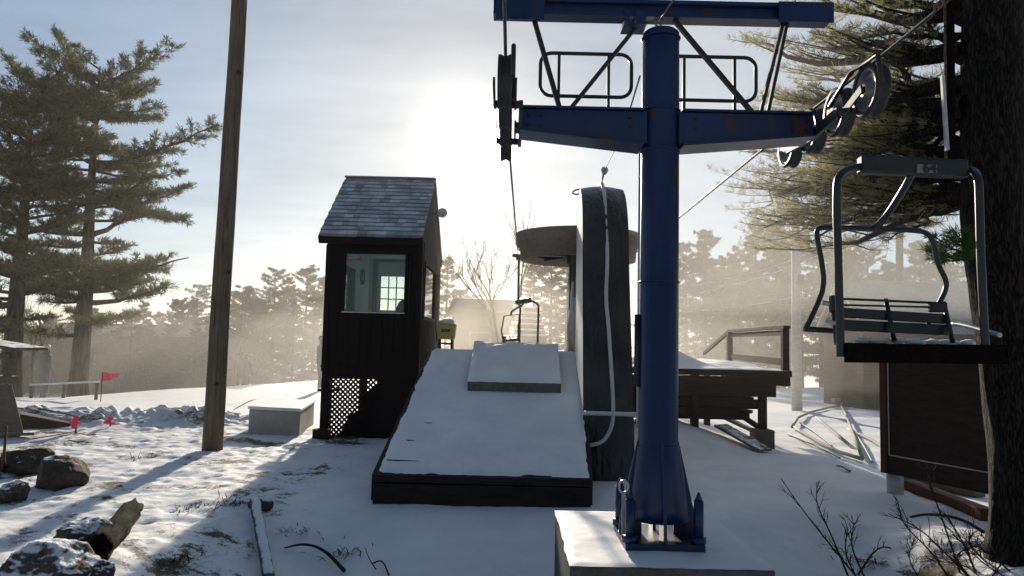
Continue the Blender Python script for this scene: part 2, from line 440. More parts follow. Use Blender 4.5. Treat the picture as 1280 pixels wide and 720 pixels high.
# ------------------------------------------------------------------ ground
def sstep(a, b, x):
    t = min(1, max(0, (x - a) / (b - a))); return t * t * (3 - 2 * t)
def rough_at(x, y):
    "how trampled and bare the snow is"
    a = sstep(-1.3, -2.6, x + .25 * (y - 7) * .2) * sstep(15.5, 12.5, y)
    b = sstep(2.4, 3.6, x) * sstep(8.3, 6.5, y) * .9
    c = sstep(4.6, 6.5, x) * sstep(12.5, 11, y) * sstep(8.5, 9.5, y) * .5
    return min(1, max(a, b, c) + .12)
def ground_z(x, y):
    z = 0.0
    edge = 19.5 + max(0, (x + 12.5)) * 2.6
    edge = min(edge, 34)
    z -= max(0, y - edge) * .05 + sstep(0, 12, y - edge) * .4
    z += .45 * sstep(12, 30, x)
    z -= .42 * sstep(8.3, 6.3, y) * sstep(4.6, 3.2, x) * sstep(-3.2, -1.2, x)
    z += .08 * noise.noise(V((x * .22, y * .22, 3)))
    z += .46 * math.exp(-((x - 2.6) / 1.25) ** 2) * sstep(10.6, 12.9, y) * sstep(18, 16, y)
    z = max(z, -7)
    if y < 30 and abs(x) < 16:
        rf = rough_at(x, y)
        z += (.03 + .015 * rf) * noise.noise(V((x * 1.1, y * 1.1, 0)))
        z +=  .024 * rf * noise.noise(V((x * 3.1, y * 3.1, 5)))
        z += .022 * rf * noise.noise(V((x * 7.5, y * 7.5, 9)))
        z += .012 * rf * noise.noise(V((x * 15, y * 15, 6)))
        z += .006 * noise.noise(V((x * 9, y * 9, 2)))
        # ploughed lumps behind the pole
        lump = math.exp(-((y - 15.5 - .1 * x) / .9) ** 2) * sstep(-4.5, -6, x) * sstep(-13, -11, x)
        z += lump * (.10 + .24 * abs(noise.noise(V((x * 1.7, y * 1.7, 4)))) + .2 * abs(noise.noise(V((x * 4.2, y * 4.2, 8)))) + .07 * noise.noise(V((x * 10, y * 10, 8))))
    return z
def axis(lo, hi, step, far, grow=1.16):
    a = [lo]
    while a[-1] < hi: a.append(a[-1] + step)
    s = step
    while a[-1] < far: s *= grow; a.append(a[-1] + s)
    s = step; b = []
    q = lo
    while q > -far: s *= grow; q -= s; b.append(q)
    return b[::-1] + a
xs = axis(-8, 7.5, .05, 600); ys = [y for y in axis(2.4, 17, .05, 900) if y > -60]
mb = MB(); nx = len(xs)
dirt = []
for y in ys:
    for x in xs:
        mb.v.append((x, y, ground_z(x, y)))
        d = 0
        if y < 30 and abs(x) < 16:
            rf = rough_at(x, y)
            d = .06 + rf * .33 + .75 * noise.noise(V((x * .9, y * 1.6, 7))) * rf + .4 * rf * noise.noise(V((x * 4.3, y * 4.3, 1)))
            d += .34 * math.exp(-((y - 15.2 - .1 * x) / .8) ** 2) * sstep(-4.5, -6, x) * sstep(-13, -11, x)
            if rf < .2: d += .3 * max(0, noise.noise(V((x * 2.1, y * 3, 11))) - .2) * (1 if y < 7.5 and x < 1 else .25)
        dirt.append(max(0, d))
for j in range(len(ys) - 1):
    for i in range(nx - 1):
        mb.f.append((j * nx + i, j * nx + i + 1, (j + 1) * nx + i + 1, (j + 1) * nx + i)); mb.sm.append(True)
g = build('snow_ground', mb, M['ground'], kind='structure')
at = g.data.attributes.new('dirt', 'FLOAT', 'POINT'); at.data.foreach_set('value', dirt)
def on(x, y): return V((x, y, ground_z(x, y)))
def GG(px, py):
    "where that sight line meets the snow"
    r = ray(px, py); r = r / r.y; y = 2.0
    while y < 60:
        q = EYE + r * y
        if q.z <= ground_z(q.x, q.y): break
        y += .02
    return EYE + r * y

# ------------------------------------------------------------------ lift tower
TD = 5.6
def T(px, py, d=TD): return P(px, py, d)
top_z = T(825, 40).z
tx = T(825, 200).x
cb_top = .25
tower = thing('lift_tower', 'navy blue steel lift tower with crossarm and catwalk on snowy concrete block', 'lift tower', (tx, TD, cb_top))
mb = MB(); r = .15
mb.lathe([(0, cb_top + .18), (r + .085, cb_top + .18), (r + .07, cb_top + .3), (r + .012, .95), (r, .97), (r - .006, top_z - .25), (r - .008, top_z - .02), (r - .03, top_z), (0, top_z)], (tx, TD, 0), n=48)
build('pole', mb, M['navy'], tower)
# flared gussets at the foot
mb = MB()
for sx, sy in ((1, 0), (-1, 0), (0, 1), (0, -1)):
    t = .012
    n_ = V((sy * t, sx * t, 0)); n_ = V((-sy, sx, 0)) * t
    base = V((tx, TD, 0)); o = V((sx, sy, 0))
    a = [base + o * .12 + V((0, 0, cb_top + .06)), base + o * .29 + V((0, 0, cb_top + .06)), base + o * .28 + V((0, 0, cb_top + .2)), base + o * .155 + V((0, 0, 1.0)), base + o * .12 + V((0, 0, 1.0))]
    vs = [q - n_ for q in a] + [q + n_ for q in a]
    mb.add(vs, [(0, 1, 2, 3, 4), (9, 8, 7, 6, 5)] + [(i, (i + 1) % 5, (i + 1) % 5 + 5, i + 5) for i in range(5)])
build('gusset', mb, M['navy'], tower)
mb = MB().box((tx - .285, TD - .30, cb_top + .012), (tx + .285, TD + .30, cb_top + .06))
bp = build('base_plate', mb, M['navy'], tower, bevel=.006)
for sx, sy in ((1, -1), (-1, -1), (1, 1), (-1, 1)):
    mb = MB(); c = V((tx + sx * .245, TD + sy * .25, cb_top + .06))
    mb.tube([c, c + V((0, 0, .30))], [.035, .035], 12)
    mb.tube([c + V((0, 0, .30)), c + V((0, 0, .36))], [.03, .006], 12)
    mb.lathe([(0, .0), (.055, .0), (.055, .045), (0, .045)], c, n=6)
    build('anchor_bolt', mb, M['navy'], tower)
# crossarm : tapered box beam
mb = MB()
xl, xr = T(650, 150).x, T(1010, 150).x
zt = T(825, 145).z; zb_mid = T(825, 184).z; zb_end = T(650, 165).z
hw = .11
for x0, x1 in ((xl, tx - r * .8), (xr, tx + r * .8)):
    a = sorted([(x0, zb_end), (x1, zb_mid)])
    (xa, za), (xb, zb) = a
    mb.hexa([(xa, TD - hw, za), (xb, TD - hw, zb), (xb, TD + hw, zb), (xa, TD + hw, za), (xa, TD - hw, zt), (xb, TD - hw, zt), (xb, TD + hw, zt), (xa, TD + hw, zt)])
arm = build('crossarm', mb, M['navy'], tower, bevel=.006)
mb = MB()
for x0, x1 in ((xl, tx - r), (tx + r, xr)):                              # flange plates
    za = zb_end if x0 == xl else zb_mid; zb = zb_mid if x0 == xl else zb_end
    mb.hexa([(x0, TD - .14, za - .022), (x1, TD - .14, zb - .022), (x1, TD + .14, zb - .022), (x0, TD + .14, za - .022), (x0, TD - .14, za - .003), (x1, TD - .14, zb - .003), (x1, TD + .14, zb - .003), (x0, TD + .14, za - .003)])
    mb.box((x0, TD - .135, zt + .003), (x1, TD + .135, zt + .02))
build('flange', mb, M['navy'], arm)
mb = MB()
for x_ in (xl + .06, xl + .16, tx - r - .1, tx + r + .1, xr - .16, xr - .06):
    for z_ in (zt - .05, zt - .12):
        mb.tube([(x_, TD - hw - .014, z_), (x_, TD - hw + .002, z_)], .014, 6)
build('bolt_heads', mb, M['black_steel'], arm)['kind'] = 'stuff'
mb = MB()
for z_, rr_ in ((zt + .03, r), (zb_mid - .035, r), (.97, r + .004), (top_z - .06, r - .004), (2.2, r)):
    mb.tube([(tx + (rr_ + .001) * math.cos(a * math.pi / 24), TD + (rr_ + .001) * math.sin(a * math.pi / 24), z_) for a in range(48)], .0065, 6, closed=True)
build('weld_beads', mb, M['navy'], tower)['kind'] = 'stuff'
# top beam
zb0, zb1 = T(825, 26).z, T(825, 5).z
bx0, bx1 = T(617, 15).x, T(1035, 15).x
mb = MB()
hb = .07
mb.box((bx0, TD - hb, zb1 - .03), (bx1, TD + hb, zb1)); mb.box((bx0, TD - hb, zb0), (bx1, TD + hb, zb0 + .02)); mb.box((bx0, TD - .022, zb0 + .02), (bx1, TD + .022, zb1 - .03))
tb = build('top_beam', mb, M['navy'], tower)
build('end_plate', MB().box((bx1 - .42, TD - .085, zb0 - .02), (bx1 + .01, TD - .071, zb1 + .004)), M['navy'], tb)
mb = MB(); mb.box((bx0 + .02, TD - .085, zb0 - .05), (bx0 + .40, TD - .071, zb1 - .005))
for i in range(3):
    mb.tube([(bx0 + .07 + i * .09, TD - .1, zb0 - .025), (bx0 + .07 + i * .09, TD - .085, zb0 - .025)], .012, 6)
build('end_plate', mb, M['navy'], tb)
c = T(792, 25)
mb = MB(); mb.box((c.x - .08, TD - .09, c.z - .06), (c.x - .045, TD + .09, c.z + .035)); mb.box((c.x + .0, TD - .09, c.z - .06), (c.x + .08, TD + .09, c.z + .035)); mb.box((c.x - .09, TD - .10, c.z - .075), (c.x + .09, TD + .10, c.z - .061))
build('bracket', mb, M['navy'], tb)
for (a, b, wd) in (((668, 26), (701, 141), .036), ((795, 34), (709, 141), .03), ((840, 22), (942, 143), .032), ((979, 27), (950, 144), .026), ((984, 27), (959, 144), .026)):
    build('brace', MB().bar(T(*a), T(*b), wd, wd * 1.2, (0, 1, 0)), M['black_steel'], tower)
# catwalk railings
def loop(x0, y0, x1, y1, d, rr):
    a, b = T(x0, y0, d), T(x1, y1, d); z0, z1 = min(a.z, b.z), max(a.z, b.z); xa, xb = min(a.x, b.x), max(a.x, b.x)
    pts = []
    for cx, cz, s in ((xb - rr, z1 - rr, 0), (xa + rr, z1 - rr, 90), (xa + rr, z0 + rr, 180), (xb - rr, z0 + rr, 270)):
        for q in range(0, 91, 18):
            an = R(s + q); pts.append((cx + rr * math.cos(an), d, cz + rr * math.sin(an)))
    return pts
for (x0, y0, x1, y1, posts, d) in ((676, 66, 789, 122, (699, 761), TD + .22), (836, 70, 945, 127, (855, 918), TD + .22)):
    mb = MB(); mb.tube(loop(x0, y0, x1, y1, d, .09), .015, 10, closed=True)
    rl = build('railing', mb, M['black_steel'], tower)
    for px in posts:
        a = T(px, y0 + 1, d); mb = MB(); mb.bar((a.x, d, a.z), (a.x, d, zt + .02), .024, .024, (0, 1, 0))
        build('railing_post', mb, M['black_steel'], rl)
mb = MB()
for y_ in (TD + .2, TD + .42):
    mb.box((xl + .06, y_, zt + .021), (xr - .1, y_ + .05, zt + .05))
for i in range(22):
    x_ = xl + .08 + i * .098
    if x_ < xr - .15: mb.box((x_, TD + .16, zt + .0505), (x_ + .03, TD + .5, zt + .062))
build('catwalk', mb, M['black_steel'], tower)
# ladder behind the pole
lx0 = T(799, 300, TD + .38).x
mb = MB()
for dx in (0, .30): mb.tube([(lx0 + dx, TD + .38, 1.05), (lx0 + dx, TD + .38, zt - .02)], .011, 8)
for i in range(9): mb.tube([(lx0, TD + .38, 1.2 + .27 * i), (lx0 + .3, TD + .38, 1.2 + .27 * i)], .009, 8)
for z_ in (1.3, 2.2, 3.0): mb.bar((lx0 + .15, TD + .14, z_), (lx0 + .15, TD + .385, z_), .03, .008)
build('ladder', mb, M['galv'], tower)
mb = MB(); q = T(799, 430, TD + .05)
mb.tube([(q.x + .02, TD - .03, .75), (q.x + .015, TD - .03, 2.2)], .018, 10); mb.tube([(q.x - .02, TD, 1.4), (q.x - .02, TD, 1.95)], .028, 10)
build('conduit', mb, M['black_steel'], tower)
mb = MB(); q = V((tx - .27, TD - .1, cb_top + .42))
mb.tube([q + V((math.cos(a) * .035, 0, math.sin(a) * .045)) for a in [R(i * 24) for i in range(15)]], .009, 8, closed=True); mb.bar(q - V((0, 0, .36)), q - V((0, 0, .045)), .03, .014)
build('shackle', mb, M['galv'], tower)
# eye on the pole top
mb = MB(); q = V((tx - .02, TD, top_z))
mb.tube([q + V((0, 0, -.01)), q + V((0, 0, .05))], .012, 8); mb.tube([q + V((math.cos(a) * .028, 0, .075 + math.sin(a) * .03)) for a in [R(i * 30) for i in range(12)]], .008, 6, closed=True)
build('lifting_eye', mb, M['galv'], tower)

# sheave assemblies
RX_R = T(1032, 150).x; RX_L = T(632, 150).x
WR = .175
def sheave(x, side):
    "four wheels under the rope on a pair of rocker bars; side is where the frame bolts to the crossarm"
    zc = zt - .02
    ss = thing('tmp', '', '', (0, 0, 0)); COL.objects.unlink(ss); bpy.data.objects.remove(ss)
    mb = MB()
    ysw = [TD - .72, TD - .24, TD + .24, TD + .72]
    fx = x + side * .075
    for a, b in ((0, 1), (2, 3)):
        ya, yb = ysw[a] - .03, ysw[b] + .03; ym_ = (ya + yb) / 2
        for xo in (fx, x - side * .075):
            for y0, y1, zz0, zz1 in ((ya, ym_, zc, zc - .075), (ym_, yb, zc - .075, zc)):
                mb.bar((xo, y0, zz0), (xo, y1, zz1), .016, .055)
        mb.tube([(fx - side * .16, ym_, zc - .075), (fx + side * .05, ym_, zc - .075)], .028, 10)
    mb.bar((fx + side * .04, (ysw[0] + ysw[1]) / 2, zc - .08), (fx + side * .04, TD, zc - .115), .03, .08)
    mb.bar((fx + side * .04, (ysw[2] + ysw[3]) / 2, zc - .08), (fx + side * .04, TD, zc - .115), .03, .08)
    xa = xr if side < 0 else xl
    mb.tube([(fx, TD, zc - .1), (xa + side * .05, TD, zc - .1)], .045, 12)
    # rope catcher running over the near wheel
    mb.tube([(fx - side * .02, TD - .98, zc - .05), (fx - side * .02, TD - .93, zc + .17), (fx - side * .02, TD - .55, zc + .19), (fx - side * .02, TD - .2, zc + .06)], .016, 8)
    o = build('sheave_assembly', mb, M['black_steel'], tower)
    for y_ in ysw:
        mb = MB()
        mb.lathe([(.03, -.05), (.05, -.05), (.06, -.018), (WR - .05, -.014), (WR - .045, -.038), (WR - .02, -.04), (WR - .02, .04), (WR - .045, .038), (WR - .05, .014), (.06, .018), (.05, .05), (.03, .05)], (x, y_, zc), 'X', 36)
        for q in range(5):
            a = 2 * math.pi * q / 5; c_, s_ = math.cos(a), math.sin(a)
            mb.bar((x, y_ + c_ * .05, zc + s_ * .05), (x, y_ + c_ * (WR - .045), zc + s_ * (WR - .045)), .05, .025, (1, 0, 0))
        wh = build('wheel', mb, M['wheel'], o)
        mb = MB(); mb.lathe([(WR - .021, -.045), (WR + .005, -.048), (WR + .008, -.03), (WR - .006, -.008), (WR - .006, .008), (WR + .008, .03), (WR + .005, .048), (WR - .021, .045)], (x, y_, zc), 'X', 36)
        build('tyre', mb, M['rubber'], wh)
    return zc + WR + .006
rope_z = sheave(RX_R, -1)
sheave(RX_L, 1)

# concrete footing
n0, n1_ = G(704, 708, cb_top), G(970, 712, cb_top)
f0, f1 = G(700, 636, cb_top), G(889, 645, cb_top)
yn, yf = (n0.y + n1_.y) / 2, (f0.y + f1.y) / 2
xa, xb = (n0.x + f0.x) / 2, (n1_.x + f1.x) / 2
foot = thing('concrete_footing', 'square snow-dusted concrete block carrying the blue lift tower', 'footing', ((xa + xb) / 2, (yn + yf) / 2, 0))
build('block', MB().box((xa, yn, -.5), (xb, yf, cb_top - .002)), M['concrete_dark'], foot, bevel=.015)
def snow_sheet(x0, x1, y0, y1, z, t, seed, nu=60, nv=60, lump=.012, zfn=None):
    def fn(u, v):
        x = x0 + (x1 - x0) * u; y = y0 + (y1 - y0) * v
        e = min(u, 1 - u) * (x1 - x0); e2 = min(v, 1 - v) * (y1 - y0)
        k_ = sstep(0, .06, min(e, e2)); zz = z if zfn is None else zfn(x, y)
        wob = .015 * noise.noise(V((x * 6, y * 6, seed)))
        return V((x + (wob if e < .02 else 0), y + (wob if e2 < .02 else 0), zz + t * k_ + lump * k_ * (noise.noise(V((x * 2.3, y * 2.3, seed))) + .5 * noise.noise(V((x * 7, y * 7, seed))))))
    return MB().grid(fn, nu, nv)
mb = snow_sheet(xa - .005, xb + .005, yn - .005, yf + .005, cb_top, .012, 3, lump=.008)
build('snow_cover', mb, M['snow'], foot)

# haul rope (one spliced loop over both sheave trains and round the bullwheel)
bw_c = V(((P(647, 300, 13.4).x + P(798, 300, 13.4).x) / 2, 13.4, 0)); BWR = (P(798, 300, 13.4).x - P(647, 300, 13.4).x) / 2
bw_z = P(722, 312, 13.4).z
lx = RX_L; rx = RX_R
bx_l, bx_r = bw_c.x - BWR, bw_c.x + BWR
pts = [(lx - .05, -14, rope_z + .35), (lx, TD - .72, rope_z), (lx, TD + .72, rope_z), (bx_l, 13.4, bw_z)]
for i in range(1, 24):
    a = math.pi - math.pi * i / 24
    pts.append((bw_c.x + BWR * math.cos(a), 13.4 + BWR * math.sin(a), bw_z))
pts += [(bx_r, 13.4, bw_z), (rx, TD + .72, rope_z), (rx, TD - .72, rope_z), (rx + .05, -14, rope_z + .35)]
solo('haul_rope', MB().tube(pts, .0115, 8), M['rope_dark'], 'long steel haul rope running over the tower wheels to the round bullwheel', 'rope', (lx, TD, rope_z))

# guy cable from crossarm to the padded leg, and from the pole eye upward
a = T(808, 88, TD + .2); b = P(756, 212, 9.3); c = P(750, 236, 11.6)
mb = MB(); mb.tube([T(842, 0, TD - .4), V((tx - .02, TD, top_z + .09))], .009, 6)
build_loc = V((tx, TD, top_z))
solo('mast_cable', mb, M['rope'], 'short steel cable hooked to the eye on top of the blue tower', 'cable', build_loc)
gc = thing('guy_cable', 'slack wire with a turnbuckle between the tower crossarm and the black padded arch', 'cable', c)
build('wire', MB().tube([T(800, 95, TD + .25), T(779, 165, 7.5), b], .007, 6), M['rope_dark'], gc)
mb = MB(); d_ = (c - b).normalized()
mb.tube([b - d_ * .03, b + d_ * .05, b + d_ * .3, b + d_ * .36], [.012, .05, .035, .012], 8); build('turnbuckle', mb, M['galv'], gc)
build('lower_wire', MB().tube([b + d_ * .3, c], .012, 6), M['rope'], gc)

# ------------------------------------------------------------------ black padded arch (return-terminal leg) with hose
yaw = .04
def arch_x(y, s): return (.945 if s == 0 else 1.60) + yaw * (y - 9.3)
prof = [(9.3, -.1), (9.45, .5), (9.75, 1.5), (10.05, 2.4), (10.25, 3.0)]
for i in range(1, 10):
    t = i / 10 * math.pi / 2
    prof.append((10.25 + 1.25 * (1 - math.cos(t)), 3.0 + 1.17 * math.sin(t)))
prof += [(11.5, 4.17), (11.9, 4.12), (12.1, 3.9), (12.15, 3.4), (12.15, -.1)]
arch = thing('padded_arch', 'tall black tarp-wrapped arch leg with rounded top right of the snowy ramp', 'terminal leg', (1.3, 10.5, 0))
mb = MB(); n_ = len(prof)
nw = 8
for i in range(n_):
    y, z = prof[i]
    for j in range(nw + 1):
        u = j / nw
        x = arch_x(y, 0) + (arch_x(y, 1) - arch_x(y, 0)) * u
        bul = .05 * (1 - (2 * u - 1) ** 2) if i < n_ - 3 else 0
        # bulge outward: forward low down, upward at the top
        k_ = sstep(2.8, 4.0, z)
        mb.v.append((x, y - bul * (1 - k_) + .012 * noise.noise(V((u * 3, z * 1.5, 2))), z + bul * k_ * .8))
W_ = nw + 1
for i in range(n_ - 1):
    for j in range(nw):
        mb.f.append((i * W_ + j, i * W_ + j + 1, (i + 1) * W_ + j + 1, (i + 1) * W_ + j)); mb.sm.append(True)
build('front_cover', mb, M['tarp'], arch)
mb = MB()
cen = (11.3, 2.0)
for s in (0, 1):
    o = len(mb.v)
    for (y, z) in prof: mb.v.append((arch_x(y, s) + (.004 if s == 0 else -.004), y, z))
    f = list(range(o, o + n_)); mb.f.append(f if s == 0 else f[::-1]); mb.sm.append(False)
build('side_cover', mb, M['tarp_pale'], arch)
mid = lambda y, off=0: arch_x(y, 0) * .5 + arch_x(y, 1) * .5 + off
hp = [(mid(11.4), 11.4, 4.24), (mid(10.9), 10.85, 4.15), (mid(10.4) + .01, 10.36, 3.55), (mid(10.2) + .02, 10.16, 2.9), (mid(10) - .02, 9.96, 2.35), (mid(9.9) + .01, 9.83, 2.0), (mid(9.8) + .03, 9.7, 1.55), (mid(9.6) + .06, 9.55, 1.0), (mid(9.5) + .05, 9.45, .72), (mid(9.45) - .03, 9.4, .55), (mid(9.4) - .13, 9.36, .47), (mid(9.4) - .33, 9.34, .44)]
def smooth(pts, it=2):
    pts = [V(p) for p in pts]
    for _ in range(it):
        q = [pts[0]]
        for a, b in zip(pts, pts[1:]): q += [a * .75 + b * .25, a * .25 + b * .75]
        pts = q + [pts[-1]]
    return pts
build('hose', MB().tube(smooth(hp), .026, 10), M['white_hose'], arch)
a = P(729, 516, 9.42); b = P(799, 518, 9.42); a.y = b.y = 9.40
build('pipe', MB().tube([a, b], .028, 10), M['white_hose'], arch)
mb = MB(); q = P(728, 242, 11.5)
mb.tube(smooth([q + V((.02, 0, .05)), q + V((-.08, 0, .07)), q + V((-.17, .0, .02)), q + V((-.12, 0, -.02)), q + V((.0, 0, -.0))]), .012, 8)
build('hoop', mb, M['black_steel'], arch)
mb = MB()
for px, y0, y1 in ((716, 352, 436), (719, 372, 438), (723, 360, 430), (713, 388, 437)):
    p0 = P(px, y0, 12.5); p1 = P(px - 2, y1, 12.5)
    mb.tube([p0, (p0 + p1) / 2 + V((random.uniform(-.03, .03), 0, 0)), p1], [.022, .03, .012], 6)
build('hanging_strip', mb, M['tarp_pale'], arch)

# ------------------------------------------------------------------ bullwheel
bwt = thing('bullwheel', 'large round weathered bullwheel on a mast behind the black arch', 'bullwheel', (bw_c.x, 13.4, 0))
mb = MB()
mb.lathe([(BWR * .72, bw_z - .12), (BWR - .16, bw_z - .22), (BWR - .06, bw_z - .22), (BWR - .05, bw_z - .05), (BWR - .035, bw_z), (BWR + .03, bw_z + .06), (BWR + .04, bw_z + .08), (BWR + .04, bw_z + .085), (BWR + .04, bw_z + .26), (BWR + .03, bw_z + .262), (0, bw_z + .30)], (bw_c.x, 13.4, 0), n=64)
build('rim', mb, M['drum'], bwt)
mb = MB()
for i in range(6):
    a = math.pi * i / 3 + .2; c_, s_ = math.cos(a), math.sin(a)
    mb.bar((bw_c.x + c_ * .15, 13.4 + s_ * .15, bw_z - .09), (bw_c.x + c_ * BWR * .75, 13.4 + s_ * BWR * .75, bw_z - .11), .12, .1)
mb.lathe([(0, bw_z - .28), (.22, bw_z - .28), (.22, bw_z + .02), (0, bw_z + .02)], (bw_c.x, 13.4, 0), n=24)
build('spokes', mb, M['black_steel'], bwt)
mb = MB(); mb.box((bw_c.x - .16, 13.24, -.3), (bw_c.x + .16, 13.56, bw_z - .285)); mb.bar((bw_c.x - .1, 13.4, bw_z - .5), (bw_c.x + .05, 15.6, .2), .14, .18)
build('mast', mb, M['black_steel'], bwt, bevel=.01)
mb = MB(); mb.box((P(722, 330, 12.9).x - .1, 12.75, 1.0), (P(722, 330, 12.9).x + .08, 12.95, 3.3))
build('strut', mb, M['deck_wood'], bwt)

# ------------------------------------------------------------------ loading ramp
rf_l, rf_r = G(472, 590, .28), G(737, 600, .28)
RF = (rf_l.y + rf_r.y) / 2
RB = 12.2
rz0 = .28; rz1 = P(640, 441, RB).z
xl0, xr0 = rf_l.x, rf_r.x
xl1, xr1 = P(540, 441, RB).x, P(726, 441, RB).x
ramp = thing('loading_ramp', 'wide sloping wooden ramp under smooth snow between the dark hut and black arch', 'ramp', ((xl0 + xr0) / 2, RF, 0))
def ramp_pt(u, v, dz=0):
    return V((xl0 + (xl1 - xl0) * v + u * ((xr0 + (xr1 - xr0) * v) - (xl0 + (xl1 - xl0) * v)), RF + (RB - RF) * v, rz0 + (rz1 - rz0) * v + dz))
a = [ramp_pt(0, 0), ramp_pt(1, 0), ramp_pt(1, 1), ramp_pt(0, 1)]
build('deck', MB().hexa([q - V((0, 0, .05)) for q in a] + [q - V((0, 0, .004)) for q in a]), M['dark_wood'], ramp)
mb = MB()
p0, p1 = ramp_pt(0, 0), ramp_pt(1, 0)
mb.box((p0.x - .03, RF - .055, .20), (p1.x + .03, RF - .005, rz0 - .0)); 
mb.box((p0.x - .02, RF - .045, -.3), (p1.x + .02, RF - .005, .185))
build('fascia', mb, M['dark_wood'], ramp, bevel=.006)
mb = MB()
for u in (0, 1):
    mb = MB(); q0, q1 = ramp_pt(u, 0), ramp_pt(u, 1); s = -1 if u == 0 else 1
    o_ = V((s * .045, 0, 0))
    mb.hexa([q0 + V((0, 0, -.28)), q0 + o_ + V((0, 0, -.28)), q1 + o_ + V((0, 0, -rz1)), q1 + V((0, 0, -rz1)), q0 - V((0, 0, .01)), q0 + o_ - V((0, 0, .01)), q1 + o_ - V((0, 0, .01)), q1 - V((0, 0, .01))] if s > 0 else [q0 + o_ + V((0, 0, -.28)), q0 + V((0, 0, -.28)), q1 + V((0, 0, -rz1)), q1 + o_ + V((0, 0, -rz1)), q0 + o_ - V((0, 0, .01)), q0 - V((0, 0, .01)), q1 - V((0, 0, .01)), q1 + o_ - V((0, 0, .01))])
    build('side_board', mb, M['dark_wood'], ramp)
def fn(u, v):
    k_ = sstep(0, .035, min(u, 1 - u)) * sstep(0, .02, v)
    q0 = ramp_pt(u, v); e_ = (1 - sstep(0, .05, u)) - (1 - sstep(0, .05, 1 - u)); f_ = 1 - sstep(0, .03, v)
    wob = noise.noise(V((q0.x * 2.3, q0.y * 2.3, 21))) + .6 * noise.noise(V((q0.x * 8, q0.y * 8, 21)))
    q = q0 + V((e_ * (.008 + .03 * wob), f_ * (.012 + .03 * wob), 0))
    th_ = .03 + .014 * noise.noise(V((q0.x * .9, q0.y * .7, 8))) + .010 * noise.noise(V((q0.x * 2.6, q0.y * 1.7, 3)))
    return q + V((0, 0, .004 + th_ * k_ - .02 * f_ * max(0, wob) + .004 * noise.noise(V((q.x * 7, q.y * 7, 8))) + .0025 * noise.noise(V((q.x * 18, q.y * 12, 8)))))
build('snow_cover', MB().grid(fn, 130, 170), M['snow'], ramp)
build('bare_seam', MB().bar(ramp_pt(.03, .06, .03), ramp_pt(.19, .055, .03), .02, .012), M['dark_wood'], ramp)
for s, v in ((.16, .3), (.3, .22), (.1, .18)):
    q = ramp_pt(s, v, .031); build('bare_patch', MB().rock(q, (.05, .018, .006), int(v * 100), .5, 3), M['dark_wood'], ramp)
q0, q1 = ramp_pt(0, 1), ramp_pt(1, 1)
build('ramp_light_block', MB().box((q0.x - .02, RB - .06, -.4), (q1.x + .02, RB - .006, rz1 - .06)), M['dark_wood'], ramp)  # unseen wall added to stop sunlight passing under the ramp
build('top_sill', MB().box((q0.x - .1, RB, rz1 - .12), (q1.x + .15, RB + .2, rz1 + .01)), M['dark_wood'], ramp)
# board lying on the ramp under snow
bl0, br0 = .37, .86
th = .13
v0, v1 = .60, .985
def bp_(u, v, dz):
    q = ramp_pt(u, v); return q + V((0, 0, dz))
c4 = [bp_(.385, v0, .04), bp_(.885, v0, .04), bp_(.845, v1, .04), bp_(.265, v1, .04)]
c4 = [P(584, 498, 10.35), P(701, 499, 10.35), P(697, 444, 12.1), P(592, 444, 12.1)]
for q in c4: q.z = rz0 + (rz1 - rz0) * (q.y - RF) / (RB - RF) + .036
sb = thing('snowy_board', 'thick rectangular board under lumpy snow lying at the top of the ramp', 'board', (sum(c4, V()) / 4))
build('slab', MB().hexa(c4 + [q + V((0, 0, th)) for q in c4]), M['concrete_dark'], sb, bevel=.01)
def fn(u, v):
    q = (c4[0] * (1 - u) + c4[1] * u) * (1 - v) + (c4[3] * (1 - u) + c4[2] * u) * v
    k_ = sstep(0, .05, min(u, 1 - u, v))
    lump = max(0, noise.noise(V((q.x * 5, q.y * 5, 1)))) * sstep(.86, 1, v) * .09
    return q + V((0, 0, th + .003 + .022 * k_ + .012 * noise.noise(V((q.x * 3, q.y * 3, 4))) * k_ + .006 * noise.noise(V((q.x * 11, q.y * 11, 4))) + lump))
build('snow_cover', MB().grid(fn, 50, 50), M['snow'], sb)

# ------------------------------------------------------------------ operator hut
HF, HB = 12.95, 16.4
hx0, hx1 = P(405, 400, HF).x, P(525, 400, HF).x
eave, ridge = P(460, 294, HF - .12).z, P(490, 223, 14.65).z
floor_z = 1.25
hut = thing('operator_hut', 'tall narrow dark brown lift hut with steep shingle roof and big front window', 'hut', ((hx0 + hx1) / 2, (HF + HB) / 2, 0))
wt = .09
wx0, wx1 = P(429, 390, HF).x, P(505, 390, HF).x
wz0, wz1 = P(465, 390, HF).z, P(465, 317, HF).z
front = MB()
front.box((hx0, HF, floor_z), (hx1, HF + wt, wz0)); front.box((hx0, HF, wz1), (hx1, HF + wt, eave - .02))
front.box((hx0, HF, wz0), (wx0, HF + wt, wz1)); front.box((wx1, HF, wz0), (hx1, HF + wt, wz1))
ym = (HF + HB) / 2
